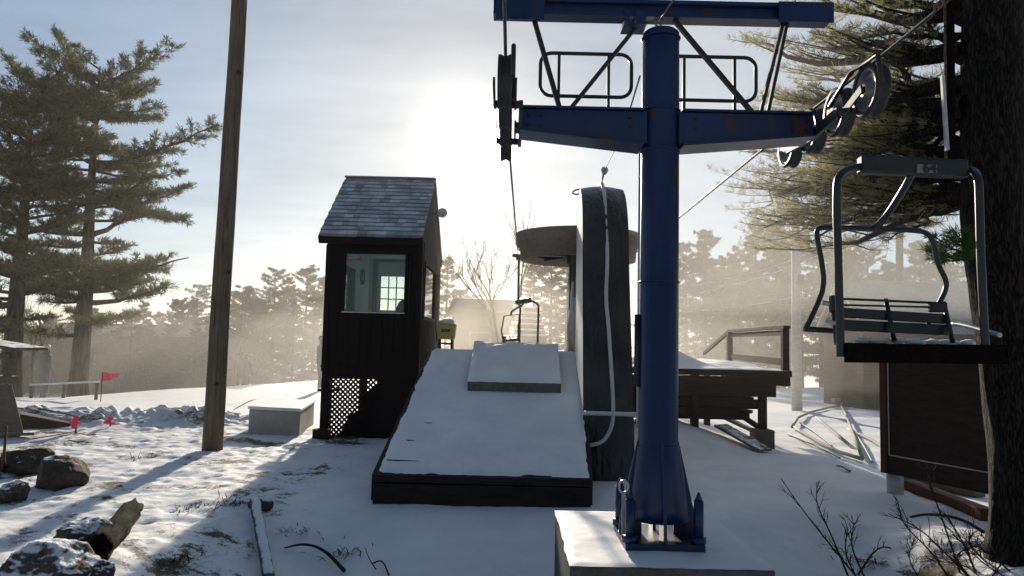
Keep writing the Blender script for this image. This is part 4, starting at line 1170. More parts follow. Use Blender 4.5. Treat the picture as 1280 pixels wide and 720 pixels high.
# ------------------------------------------------------------------ trees
def tuft(mb, p, ax, L, n, w, rnd, sp=.8):
    for _ in range(n):
        d = V((ax.x + rnd.gauss(0, sp), ax.y + rnd.gauss(0, sp), ax.z + rnd.gauss(0, sp) + .1))
        if d.length < .01: continue
        d.normalize(); s = V((rnd.gauss(0, 1), rnd.gauss(0, 1), rnd.gauss(0, 1))).cross(d)
        if s.length < .01: continue
        s *= w / s.length; l = L * rnd.uniform(.6, 1.1)
        q = p + d * l * .5
        mb.v.extend((tuple(p), tuple(q + s), tuple(p + d * l), tuple(q - s))); o = len(mb.v); mb.f.append((o - 4, o - 3, o - 2, o - 1)); mb.sm.append(False)
def limb(wood, leaf, p0, p1, r0, rnd, sag=.1, tw=10, twl=.35, tl=.2, tn=7, twd=.02, bare=.3, dens=1.0, wob=.04):
    L = (p1 - p0).length; n = 8
    pts = []
    for i in range(n + 1):
        t = i / n; q = p0.lerp(p1, t); q = q + V((rnd.gauss(0, wob) * L * t * (1 - t) * 2, rnd.gauss(0, wob) * L * t * (1 - t) * 2, -sag * L * math.sin(math.pi * t) + rnd.gauss(0, wob) * L * .4 * t * (1 - t)))
        pts.append(q)
    wood.tube(pts, [max(.006, r0 * (1 - .85 * i / n)) for i in range(n + 1)], 6, cap=False)
    if leaf is None: return pts
    ax = (p1 - p0).normalized(); sd = ax.cross(V((0, 0, 1)))
    sd = sd.normalized() if sd.length > .01 else V((1, 0, 0))
    for j in range(tw):
        t = bare + (1 - bare) * (j + rnd.random()) / tw
        f = t * n; i = min(int(f), n - 1); p = pts[i].lerp(pts[i + 1], f - i)
        s = 1 if j % 2 else -1
        l = twl * L * (1.15 - t * .75) * rnd.uniform(.5, 1.2)
        d = (ax * rnd.uniform(.3, .9) + sd * s * rnd.uniform(.5, 1) + V((0, 0, rnd.uniform(-.1, .35)))).normalized()
        e = p + d * l + V((0, 0, .06 * l))
        wood.tube([p, p.lerp(e, .5) - V((0, 0, .04 * l)), e], [r0 * .22 * (1 - t * .5) + .003, r0 * .15 * (1 - t * .5) + .002, .002], 4, cap=False)
        m = max(2, int(l / (tl * .38) * dens))
        for k_ in range(m):
            u = .15 + .85 * (k_ + rnd.random()) / m
            tuft(leaf, p.lerp(e, u) + V((rnd.gauss(0, .12) * tl, rnd.gauss(0, .12) * tl, rnd.gauss(0, .12) * tl)), d + V((0, 0, .25)), tl, tn, twd, rnd)
    for k_ in range(4): tuft(leaf, pts[-1], ax, tl, tn, twd, rnd)
    return pts
def pine(name, label, base, H, r, crown0, spread, seed, wm, lm, group=None, per=5, step=.55, tl=.24, tn=7, twd=.022, extra=(), lean=(0, 0), tw=10, dens=1.0, irregular=.45, topfac=.25, up=.12, cat='pine tree'):
    rnd = random.Random(seed)
    root = thing(name, label, cat, base, group)
    wood, leaf = MB(), MB(); base = V(base)
    n = 14
    ax = lambda t: base + V((lean[0] * t + .02 * H * noise.noise(V((t * 2, seed, 0))) * t, lean[1] * t, H * t - .3 * (1 - t)))
    wood.tube([ax(i / n) for i in range(n + 1)], [max(.01, r * (1.25 if i == 0 else 1) * (1 - .93 * (i / n) ** 1.1)) for i in range(n + 1)], 12, cap=False)
    z = crown0
    while z < H * .985:
        t = z / H; tt = (z - crown0) / (H - crown0)
        prof = (topfac + (1 - topfac) * (1 - tt) ** .8) * min(1, .55 + tt * 2.2)
        a0 = rnd.random() * 6.28
        for q in range(per):
            if rnd.random() < irregular * .5: continue
            a = a0 + 6.28 * q / per + rnd.gauss(0, .3)
            L = spread * prof * rnd.uniform(1 - irregular, 1 + irregular * .6)
            p0 = ax(min(.99, max(.05, t + rnd.gauss(0, .45) * step / H))); p1 = p0 + V((math.cos(a) * L, math.sin(a) * L, L * (up + .35 * tt) + rnd.gauss(0, .13) * L))
            limb(wood, leaf, p0, p1, r * .28 * (1 - t * .6), rnd, .06, tw, .38, tl, tn, twd, .25, dens)
        z += step * rnd.uniform(.7, 1.3) * (1 - .35 * tt)
    for (z0, p1, full) in extra:
        t = (z0 - base.z) / H
        limb(wood, leaf if full else None, ax(t), V(p1), r * .32, rnd, .05, int(tw * 1.6), .3, tl, tn, twd, .35, dens)
    build('trunk', wood, wm, root); build('crown', leaf, lm, root)
    return root

# two big pines on the left
LD = 23.0
b1 = P(98, 482, LD); b1.z = ground_z(b1.x, LD); topz = P(88, 52, LD).z
ex = [(P(130, 205, LD).z, P(268, 158, LD - .5), True), (P(120, 330, LD).z, P(236, 322, LD - 1), False), (P(120, 240, LD).z, P(228, 274, LD - 1), True), (P(110, 130, LD).z, P(192, 104, LD), True), (P(110, 200, LD).z, P(190, 190, LD - .5), True), (P(110, 370, LD).z, P(205, 358, LD - .8), True), (P(100, 290, LD).z, P(190, 245, LD - .6), True), (P(95, 110, LD).z, P(72, 42, LD), True), (P(100, 150, LD).z, P(10, 75, LD + .3), True), (P(100, 250, LD).z, P(180, 225, LD - 1), True)]
pine('pine_tree', 'tall shaggy pine with a long limb reaching right, standing in mist left of the pole', b1, (topz - b1.z) * .93, .30, 2.6, 2.7, 5, M['bark_far'], M['needles'], 'big pines on the left', per=7, step=.42, tl=.23, tn=10, twd=.011, extra=ex, tw=15, dens=1.3, topfac=.62, up=.04, irregular=.66)
b2 = P(14, 470, LD - 1.5); b2.z = ground_z(b2.x, LD - 1.5)
ex = [(P(0, 160, LD).z, P(60, 100, LD - 2), True), (P(10, 250, LD).z, P(75, 230, LD - 2), True), (P(10, 330, LD).z, P(70, 300, LD - 2), False)]
pine('pine_tree', 'dark pine half cut off by the left picture edge beside the tall shaggy pine', b2, P(10, 112, LD - 1.5).z - b2.z, .3, 2.6, 2.5, 9, M['bark_far'], M['needles'], 'big pines on the left', per=6, step=.45, tl=.23, tn=10, twd=.011, extra=ex, tw=14, dens=1.1, topfac=.5)

# near pine on the right: bark trunk and limbs sweeping left
ND = 6.5
nb = thing('big_pine', 'huge dark-barked pine trunk at the right edge with limbs sweeping left', 'pine tree', on(P(1285, 690, ND).x, ND))
wood, leaf, sprig = MB(), MB(), MB()
rnd = random.Random(21)
base = on(P(1296, 690, ND).x, ND)
p_top = P(1247, -150, ND)
n = 40; m = 40; rows = []
for i in range(n + 1):
    t = i / n; c_ = base.lerp(p_top, t); c_.x += .04 * math.sin(t * 7); c_.z = -.2 + (p_top.z + .2) * t
    c_.x = (P(1247, 300, ND).x + (base.x - P(1247, 300, ND).x) * max(0, 1 - t * 2.2)) + .02 * math.sin(t * 9)
    rr = .272 * (1 + .6 * math.exp(-t * 16) * (1 + .25 * noise.noise(V((t * 9, 2, 2))))) * (1 - .12 * t)
    for j in range(m):
        a = 2 * math.pi * j / m
        k_ = 1 + .05 * noise.noise(V((math.cos(a) * 3, math.sin(a) * 3, c_.z * 2))) + .07 * noise.noise(V((math.cos(a) * 6, math.sin(a) * 6, c_.z * 1.6))) + .10 * math.exp(-t * 14) * noise.noise(V((math.cos(a) * 2.2, math.sin(a) * 2.2, 1)))
        wood.v.append((c_.x + rr * k_ * math.cos(a), c_.y + rr * k_ * math.sin(a), c_.z))
for i in range(n):
    for j in range(m):
        l = (j + 1) % m; wood.f.append((i * m + j, i * m + l, (i + 1) * m + l, (i + 1) * m + j)); wood.sm.append(True)
tcx = P(1247, 300, ND).x
LIMBS = [((1210, 20), (985, -25), 9.0, .08), ((1210, 60), (935, 50), 9.5, .075), ((1205, 100), (960, 120), 9.0, .08), ((1205, 130), (945, 190), 10.0, .07), ((1205, 170), (930, 235), 10.5, .06), ((1205, 210), (955, 285), 10.0, .06), ((1205, 240), (1010, 305), 9.0, .05), ((1205, 200), (1090, 255), 8.5, .05), ((1205, 80), (1040, 60), 8.0, .07), ((1205, 30), (1060, 10), 8.4, .07), ((1205, 150), (1030, 200), 8.2, .05), ((1205, 120), (1000, 90), 11, .06), ((1205, 250), (1110, 300), 8.6, .04), ((1205, 60), (1010, 10), 12, .06), ((1205, 160), (1000, 150), 12, .06), ((1205, 230), (985, 250), 12, .06), ((1240, 60), (1290, 40), 8, .06), ((1240, 120), (1300, 190), 8, .05), ((1205, 190), (1080, 160), 10.5, .06), ((1205, 100), (1120, 130), 9.5, .05)]
for k_ in range(17):
    LIMBS.append(((1205, rnd.uniform(120, 260)), (rnd.uniform(930, 1060), rnd.uniform(140, 315)), rnd.uniform(8.5, 12), rnd.uniform(.03, .05)))
for k_ in range(7):
    LIMBS.append(((1205, rnd.uniform(-40, 250)), (rnd.uniform(950, 1120), 0), rnd.uniform(7.6, 12), rnd.uniform(.03, .06)))
    a_ = LIMBS[-1]; LIMBS[-1] = (a_[0], (a_[1][0], min(315, a_[0][1] + rnd.uniform(-40, 75))), a_[2], a_[3])
for (s_, e_, d_, r_) in LIMBS:
    p0 = P(*s_, ND); p0.x = tcx - .15
    if e_[0] > 1240: p0.x = tcx
    limb(wood, leaf, p0, P(*e_, d_), r_, rnd, rnd.uniform(-.06, .08), 22, .25, .115, 12, .0035, .16, .6, .06)
for (s_, e_, d_, r_) in (((1205, 130), (1105, 60), 7.6, .09), ((1205, 60), (1150, 20), 7.0, .07), ((1205, 140), (1120, 120), 7.6, .06)):
    limb(wood, leaf, P(*s_, ND), P(*e_, d_), r_, rnd, .15, 14, .25, .11, 12, .0035, .5, .6, .12)
for (s_, e_, d_) in (((1208, 325), (1165, 312), 6.0), ((1208, 318), (1170, 297), 6.0), ((1208, 322), (1180, 325), 5.9), ((1208, 312), (1195, 290), 6.0)):
    limb(wood, sprig, P(*s_, 6.25), P(*e_, d_), .012, rnd, .03, 10, .4, .09, 12, .003, .1, 1.2)
build('trunk', wood, M['bark'], nb); build('crown', leaf, M['needles_near'], nb); build('green_sprig', sprig, M['needles_green'], nb)

# trees beyond, in the mist : four kinds, copied
kinds = []
for i in range(4):
    rt = pine('far_pine', '', (0, 0, 0), 9.0, .16, 1.2, [2.0, 1.7, 2.4, 1.9][i], 40 + i, M['bark_far'], M['needles_far'], 'pines in the mist beyond the lift', per=5, step=.42, tl=.22, tn=9, twd=.014, tw=9, dens=1.0, irregular=.45, topfac=.05 if i % 2 == 0 else .3, up=.02)
    kinds.append(rt)
FAR_LABEL_L = 'hazy evergreen of the tree line between the big left pines and the hut'
FAR_LABEL_R = 'hazy evergreen of the tree line between the blue tower and the big right pine'
FAR_LABEL_C = 'misty evergreen seen between the hut and the black arch'
rnd = random.Random(5)
far = []
for (px, py, d) in [(150, 425, 44), (200, 405, 50), (222, 392, 46), (248, 372, 48), (275, 395, 44), (300, 378, 52), (322, 384, 46), (345, 352, 44), (362, 362, 50), (385, 348, 46), (405, 362, 48), (130, 415, 52), (60, 410, 46), (30, 400, 50), (180, 418, 56), (-20, 395, 48), (330, 395, 56)]: far.append((px, py, d, FAR_LABEL_L))
for i in range(22): far.append((110 + i * 14 + rnd.uniform(-8, 8), 425 - i * 2.6 + rnd.uniform(-22, 18), rnd.uniform(38, 60), FAR_LABEL_L))
for i in range(18): far.append((845 + i * 25 + rnd.uniform(-10, 10), 345 + rnd.uniform(-25, 20), rnd.uniform(38, 60), FAR_LABEL_R))
for i in range(11): far.append((10 + i * 26 + rnd.uniform(-8, 8), 412 + rnd.uniform(-18, 14), rnd.uniform(33.5, 35.5), FAR_LABEL_L))
for (px, py, d) in [(858, 330, 46), (882, 312, 42), (905, 345, 44), (925, 335, 48), (945, 300, 40), (970, 305, 44), (1000, 315, 46), (1025, 335, 42), (1060, 345, 44), (1085, 335, 46), (1112, 350, 40), (1150, 330, 44), (1180, 340, 46), (1220, 320, 42), (1260, 325, 46), (1300, 310, 44), (895, 360, 56), (1040, 365, 56), (950, 350, 54), (1340, 310, 44), (838, 345, 52)]: far.append((px, py, d, FAR_LABEL_R))
for (px, py, d) in [(575, 375, 60), (560, 335, 50), (592, 385, 58), (690, 325, 30), (668, 345, 34), (710, 330, 36), (612, 392, 64), (650, 390, 60)]: far.append((px, py, d, FAR_LABEL_C))
for i, (px, py, d, lab) in enumerate(far):
    q = P(px, py - (24 if lab == FAR_LABEL_R else 14), d); gz = ground_z(q.x, d); h = q.z - gz
    s = h / 9.0; kx = rnd.uniform(.85, 1.15) * max(1, (1.15 if s < .8 else 1))
    src = kinds[i % 4]
    if i < 4:
        o = src; o.location = (q.x, d, gz); o.rotation_euler = (0, 0, rnd.random() * 6); o.scale = (s * kx, s * kx, s); o['label'] = lab
    else:
        o = dup(src, (q.x, d, gz), rnd.random() * 6, (s * kx, s * kx, s), lab)
    o['group'] = {FAR_LABEL_L: 'hazy tree line left of the hut', FAR_LABEL_R: 'hazy tree line right of the tower', FAR_LABEL_C: 'misty evergreens behind the ramp'}[lab]

# bare deciduous trees
def bare_tree(name, label, base, H, r, seed, spread=.5, depth=5):
    rnd = random.Random(seed); mb = MB()
    def grow(p, d, L, r_, k_):
        n = 4; pts = [p]; q = p; dd = d
        for i in range(n):
            dd = (dd + V((rnd.gauss(0, .1), rnd.gauss(0, .1), .05))).normalized(); q = q + dd * L / n; pts.append(q)
        mb.tube(pts, [max(.006, r_ * (1 - .45 * i / n)) for i in range(n + 1)], 6, cap=False)
        if k_ == 0: return
        for j in range(rnd.choice((2, 3, 3))):
            t = rnd.uniform(.45, 1); i = min(int(t * n), n - 1); pp = pts[i].lerp(pts[i + 1], t * n - i)
            nd = (dd + V((rnd.gauss(0, spread), rnd.gauss(0, spread), rnd.uniform(0, .4)))).normalized()
            grow(pp, nd, L * rnd.uniform(.55, .8), r_ * .55, k_ - 1)
    root = thing(name, label, 'tree', base)
    grow(V(base) - V((0, 0, .2)), V((0, 0, 1)), H * .36, r, depth)
    build('trunk', mb, M['bark_far'], root)
q = P(622, 430, 27); q.z = ground_z(q.x, 27)
bare_tree('bare_tree', 'leafless many-branched tree against the bright sky between hut and bullwheel', q, (P(616, 272, 27).z - q.z) * 1.2, .12, 6, .3)
q = P(45, 470, 25); q.z = ground_z(q.x, 25)
bare_tree('bare_tree', 'thin leafless tree between the two big left pines', q, P(50, 330, 25).z - q.z, .07, 12, .5, 4)

# ------------------------------------------------------------------ chairs
yb_rope = None
cd0 = 3.95
t_ = (cd0 - (-14)) / ((TD - .72) + 14)
grip = V((rx + .05 * (1 - t_), cd0, rope_z + .35 * (1 - t_) - .01))
ch = thing('lift_chair', 'dark slatted double chair number 64 hanging nearest, before the big pine', 'lift chair', grip, 'chairs on the lift')
cF, cM, cR = 3.85, 3.95, 4.25
def tb_(name, pts, r, mat='chair_steel', sm=2, parent=ch, n=10):
    return build(name, MB().tube(smooth(pts, sm) if sm else pts, r, n), M[mat], parent)
pl0, pl1 = P(1074, 206, cM), P(1207, 212, cM)
hz = P(1188, 205, cM)
mb = MB(); mb.bar(V((grip.x - .02, cM, grip.z - .03)), hz, .045, .04, (0, 1, 0)); build('hanger', mb, M['rotten'], ch, bevel=.008)
mb = MB(); mb.bar(P(1178, 95, cM - .04), P(1184, 188, cM - .04), .016, .02, (0, 1, 0)); build('hanger_highlight', mb, M['bright'], ch)  # bright strip painting the highlight down the dark hanger
mb = MB(); mb.cbox(grip, (.07, .26, .07)); mb.tube([grip + V((0, -.13, .0)), grip + V((0, -.2, -.02))], .03, 10); mb.cbox(grip + V((0, 0, -.05)), (.05, .1, .08)); build('grip', mb, M['rotten'], ch, bevel=.01)
mb = MB(); mb.bar(pl0, pl1, .07, .10); build('cross_plate', mb, M['chair_steel'], ch, bevel=.012)
a = P(1147, 205, cM - .05); b = P(1172, 216, cM - .05)
pl = build('number_plate', MB().box((a.x, a.y + .004, b.z), (b.x, a.y + .010, a.z)), M['plate'], ch)
tc_ = bpy.data.curves.new('number', 'FONT'); tc_.body = '64'; tc_.size = .075; tc_.extrude = .001; tc_.align_x = 'CENTER'; tc_.align_y = 'CENTER'; tc_.offset = .002
to = bpy.data.objects.new('number', tc_); COL.objects.link(to)
dg = bpy.context.evaluated_depsgraph_get()
me = bpy.data.meshes.new_from_object(to.evaluated_get(dg)); bpy.data.objects.remove(to)
no = bpy.data.objects.new('number', me); COL.objects.link(no); me.materials.append(M['rubber']); no.parent = pl
no.location = V(((a.x + b.x) / 2 + .012, a.y - .0015, (a.z + b.z) / 2)) - ORG[ch.name]; no.rotation_euler = (math.pi / 2, 0, 0)
# bail: down the left, seat-side and the right
zs = P(1150, 436, cF).z
lb = P(1048, 300, cF); rb = P(1224, 300, cF)
tb_('bail', [pl0 + V((.10, 0, .0)), P(1068, 209, cM), P(1050, 216, cF), P(1045, 235, cF), P(1048, 330, cF), P(1051, 446, cF)], .021, n=12)
tb_('bail', [pl1 + V((-.04, 0, .0)), P(1216, 212, cM), P(1223, 222, cF), P(1224, 240, cF), P(1226, 330, cF), P(1232, 440, cF)], .021, n=12)
# back frame with centre stem
tb_('center_stem', [P(1142, 212, cM), P(1136, 226, cM), P(1112, 265, cR - .05), P(1098, 282, cR), P(1090, 286, cR)], .020)
tb_('back_frame', [P(1007, 411, cR), P(1020, 385, cR), P(1031, 357, cR), P(1027, 325, cR), P(1021, 297, cR), P(1021, 286, cR), P(1032, 284, cR), P(1095, 286, cR), P(1145, 288, cR), P(1160, 291, cR), P(1167, 303, cR), P(1172, 330, cR), P(1184, 352, cR), P(1181, 366, cR), P(1174, 379, cR)], .015)
tb_('foot_bar', [P(1005, 411, cR), P(1048, 414, cR)], .017, sm=0)
for (y0, x0, x1, y1, h_, t_2) in ((373, 1040, 1178, 379, .012, .02), (381, 1042, 1165, 384, .01, .018), (390, 1042, 1184, 399, .05, .018), (406, 1046, 1188, 413, .055, .018)):
    a = P(x0, y0, cR - .02); b = P(x1, y1, cR - .02)
    build('back_slat', MB().bar(a, b, t_2, h_ * 1.15), M['chair_steel'], ch, bevel=.005)
for (x0, y0, x1, y1) in ((1107, 374, 1118, 426), (1040, 372, 1046, 430), (1180, 378, 1191, 428)):
    tb_('back_stay', [P(x0, y0, cR), P(x1, y1, cR - .1)], .013, sm=0)
tb_('back_stay', [P(1166, 399, cR), P(1157, 408, cR)], .01, sm=0)
for c_, z_ in ((P(1172, 384, cR - .03), (.1, .04, .06)), (P(1043, 380, cR - .03), (.05, .05, .1))): build('side_bracket', MB().cbox(c_, z_), M['black_steel'], ch, bevel=.01)
mb = MB(); mb.tube([P(1028, 378, cR), P(1042, 381, cR - .02)], .014, 8); mb.tube([P(1034, 401, cR - .1), P(1050, 406, cR - .15)], .012, 8); build('pivot', mb, M['bright'], ch)
sl, sr = P(1056, 440, cF), P(1254, 444, cF)
rl_, rr_ = P(1062, 430, cR), P(1215, 434, cR)
mb = MB()
for i in range(6):
    t0, t1 = i / 6, (i + .86) / 6
    a0, b0_ = sl.lerp(rl_, t0), sr.lerp(rr_, t0); a1, b1_ = sl.lerp(rl_, t1), sr.lerp(rr_, t1)
    z_ = zs + .02 - .03 * math.sin(math.pi * (i + .5) / 6)
    mb.hexa([V((q.x, q.y, z_ - .02)) for q in (a0, b0_, b1_, a1)] + [V((q.x, q.y, z_ + .012)) for q in (a0, b0_, b1_, a1)])
seat = build('seat', mb, M['black_steel'], ch, bevel=.006)
mb = MB()
mb.bar(V((sl.x, sl.y - .015, zs - .03)), V((sr.x, sr.y - .015, zs - .02)), .05, .10); mb.tube([V((sl.x, sl.y, zs - .035)), V((rl_.x, rl_.y, zs - .035))], .02, 10); mb.tube([V((sr.x - .03, sr.y, zs - .035)), V((rr_.x, rr_.y, zs - .035))], .02, 10)
mb.tube([V(((sl.x + sr.x) / 2, sl.y, zs - .045)), V(((rl_.x + rr_.x) / 2, rl_.y, zs - .045))], .02, 10)
build('seat_frame', mb, M['rotten'], ch)
mb = MB()
for i in range(7):
    q = rl_.lerp(rr_, (i + .5) / 7); mb.rock(V((q.x, q.y - .04, zs + .045)), (.045 + .02 * (i % 2), .05, .018), i, .5, 2)
build('white_lump', mb, M['snow'], ch)  # row of white lumps along the rear of the seat
tb_('armrest', [P(1190, 405, cR), P(1204, 406, cR - .1), P(1250, 419, cF - .02)], .013, mat='galv', sm=1)
# far chair coming round the bullwheel
dup(ch, (bx_l + .03, 14.4, bw_z - .02), R(118), .95, 'hazy far chair hanging at the left side of the bullwheel')

# ------------------------------------------------------------------ notice board on the right
pA, pB = G(1116, 616), None
dA = pA.y; dB = dA - 1.35
bl = P(1107, 560, dA); 
sgn = thing('notice_board', 'big dark brown framed wooden board on a pale stub post beside the pine', 'board', pA)
xA0, xB0 = P(1106, 500, dA).x, P(1250, 500, dB).x
zT = P(1106, 452, dA).z; zI = P(1113, 568, dA).z; zL = P(1106, 590, dA).z
ax_ = V((xB0 - xA0, dB - dA, 0)); nrm = V((ax_.y, -ax_.x, 0)).normalized(); axn = ax_.normalized(); LB = ax_.length
def wall_box(mb, s0, s1, z0, z1, o0, o1):
    b = V((xA0, dA, 0)); q = [b + axn * s0 + nrm * o0, b + axn * s1 + nrm * o0, b + axn * s1 + nrm * o1, b + axn * s0 + nrm * o1]
    if True: mb.hexa([V((p.x, p.y, z0)) for p in q] + [V((p.x, p.y, z1)) for p in q])
if nrm.y > 0: nrm = -nrm
mb = MB(); wall_box(mb, .09, LB, zI, zT + .15, .05, .0); build('panel', mb, M['panel'], sgn)
mb = MB(); wall_box(mb, -.0, .088, zL, zT + .15, .09, -.02); fr_ = build('frame_post', mb, M['redwood'], sgn, bevel=.005)
mb = MB(); wall_box(mb, .09, LB + .05, zL, zI - .002, .075, -.02); build('bottom_rail', mb, M['panel'], sgn, bevel=.005)
mb = MB(); wall_box(mb, .091, .105, zI + .001, zT + .1, .056, .0501); wall_box(mb, .106, LB, zI + .001, zI + .014, .056, .0501); build('trim', mb, M['birch'], sgn)
mb = MB(); q = on(pA.x + .02, dA - .02); mb.tube([q - V((0, 0, .1)), V((q.x, q.y, zL - .003))], .095, 18); build('stub_post', mb, M['birch'], sgn)
# logs and board under it
a, b = gp(1135, 612, .06), gp(1236, 652, .06)
mb = MB().bar(a, b, .16, .13); solo('ground_timber', mb, M['redwood'], 'brown squared timber lying in snow under the notice board', 'timber', a, bevel=.01)
a, b = gp(1130, 600, .05), gp(1225, 622, .05)
mb = MB().bar(a, b, .2, .10); solo('ground_timber', mb, M['grey_wood'], 'grey snow-dusted timber behind the brown one under the notice board', 'timber', a, bevel=.01)
q = gp(1182, 608, .14); mb = MB().cbox(q, (.42, .3, .05), Matrix.Rotation(-.2, 3, 'Z')); solo('snowy_slab', mb, M['snow'], 'small flat slab under bright snow behind the notice board', 'slab', q, bevel=.015)

# bent pipe frame half buried
mb = MB()
for pts in ([(990, 538), (1000, 522), (1046, 510), (1054, 512), (1078, 578)], [(992, 538), (1040, 568), (1078, 580)], [(1054, 512), (1050, 498), (1060, 488)], [(1060, 540), (1100, 560), (1105, 568)], [(1020, 525), (1060, 560)]):
    mb.tube(smooth([gp(x, y, .07) for x, y in pts], 1), .03, 8)
mb.cbox(gp(1048, 507, .16), (.34, .25, .12)); mb.tube([gp(1056, 506, .16), gp(1105, 503, .2)], .02, 8)
solo('pipe_frame', mb, M['concrete'], 'bent pipe frame lying half buried in snow left of the notice board', 'frame', gp(1046, 530, 0))
rnd = random.Random(8)
for i, (a, b) in enumerate((((985, 545), (1050, 575)), ((1000, 530), (1040, 560)), ((1062, 592), (1046, 585)), ((1070, 545), (1090, 580)))):
    stick([gp(*a, .03), gp((a[0] + b[0]) / 2, (a[1] + b[1]) / 2, .06), gp(*b, .03)], .02, .012, M['log'], 'brush_stick', ['long snowy stick lying below the bent pipe frame', 'short snowy stick inside the bent pipe frame', 'little stick on the shadow edge below the pipe frame', 'snowy stick lying right of the bent pipe frame'][i])

# ------------------------------------------------------------------ little wooden shelter at the left edge
sD = 12.2
sh = thing('wood_shelter', 'small rough timber shelter with plank roof cut by the left picture edge', 'shelter', on(P(5, 545, sD).x, sD))
mb = MB(); a, b = P(-60, 420, sD), P(36, 436, sD)
q = [a + V((0, -.35, 0)), b + V((0, -.35, 0)), b + V((0, .5, 0)), a + V((0, .5, 0))]; mb.hexa([p - V((0, 0, .03)) for p in q] + [p + V((0, 0, .02)) for p in q]); build('roof', mb, M['grey_wood'], sh)
mb = MB(); a, b = P(14, 437, sD), P(12, 476, sD); mb.bar(a, b, .14, .12, (0, 1, 0)); a, b = P(-50, 436, sD), P(-50, 560, sD); mb.bar(a, b, .14, .12, (0, 1, 0)); build('post', mb, M['grey_wood'], sh)
mb = MB(); mb.bar(P(-60, 470, sD - .05), P(19, 474, sD - .05), .12, .1); mb.bar(P(-60, 441, sD - .05), P(14, 446, sD - .05), .08, .1); build('shelf_beam', mb, M['grey_wood'], sh)
mb = MB(); mb.hexa([P(-10, 545, sD - .15), P(30, 543, sD - .15), P(30, 543, sD + .2), P(-10, 545, sD + .2), P(-4, 480, sD - .1), P(15, 480, sD - .1), P(15, 480, sD + .12), P(-4, 480, sD + .12)]); build('leg', mb, M['grey_wood'], sh, bevel=.02)
a, b = gp(24, 533, .12), gp(88, 531, .03)
mb = MB().hexa([gp(24, 537, -.02), gp(88, 533, -.02), gp(88, 531, -.02), gp(24, 532, -.02), gp(24, 537, .26), gp(88, 533, .05), gp(88, 531, .05), gp(24, 532, .26)])
solo('wedge_board', mb, M['dark_wood'], 'dark wedge-shaped board leaning out from the timber shelter to the pink marker', 'board', a)
a, b = gp(-20, 548, .06), gp(46, 546, .06); mb = MB().bar(a, b, .3, .05); solo('flat_plank', mb, M['grey_wood'], 'flat plank lying on the snow in front of the timber shelter', 'plank', a)

# pink markers
for (px, py0, py1, lab, d) in ((95, 541, 521, 'pink ribbon marker on a stake at the tip of the wedge board', None), (138, 533, 522, 'smaller pink ribbon marker right of the wedge board', None)):
    b = gp(px, py0, 0); t = P(px, py1, b.y)
    r_ = thing('pink_marker', lab, 'marker', b, 'pink ribbon markers')
    build('stake', MB().bar(b - V((0, 0, .05)), t, .02, .02, (0, 1, 0)), M['twig'], r_)
    mb = MB()
    def fn(u, v): return V((t.x - .05 + .1 * u + .02 * math.sin(v * 7), b.y - .02 - .01 * math.sin(u * 6 + v * 3), t.z + .02 - (t.z - b.z) * .8 * v))
    mb.grid(fn, 6, 12); mb.bar(t + V((-.1, -.02, -.09)), t + V((.1, -.02, -.1)), .03, .04); build('ribbon', mb, M['pink'], r_)
fd = 19.0
b = P(138, 486, fd); b.z = ground_z(b.x, fd); t = P(128, 468, fd)
fl = thing('pink_flag', 'bright pink flag fluttering at the far edge of the snow left of the pole', 'flag', b)
build('staff', MB().tube([V((t.x, fd, b.z - .1)), V((t.x, fd, t.z + .06))], .012, 6), M['twig'], fl)
def fn(u, v): return V((t.x + .40 * u, fd + .05 * math.sin(u * 7), t.z + .05 - .03 * u - (.24 - .14 * u) * v + .02 * math.sin(u * 9)))
build('cloth', MB().grid(fn, 16, 8), M['pink'], fl)
# white rail of a low barrier
a, b = P(38, 481, 20.3), P(124, 477, 19.6)
fb = thing('rail_barrier', 'low white-topped rail barrier at the far edge of the snow behind the shelter', 'barrier', a)
build('rail', MB().bar(a, b, .05, .05), M['white_paint'], fb)
for t in (.02, .5, .97):
    q = a.lerp(b, t); build('post', MB().box((q.x - .03, q.y - .03, ground_z(q.x, q.y) - .1), (q.x + .03, q.y + .03, q.z - .027)), M['grey_wood'], fb)

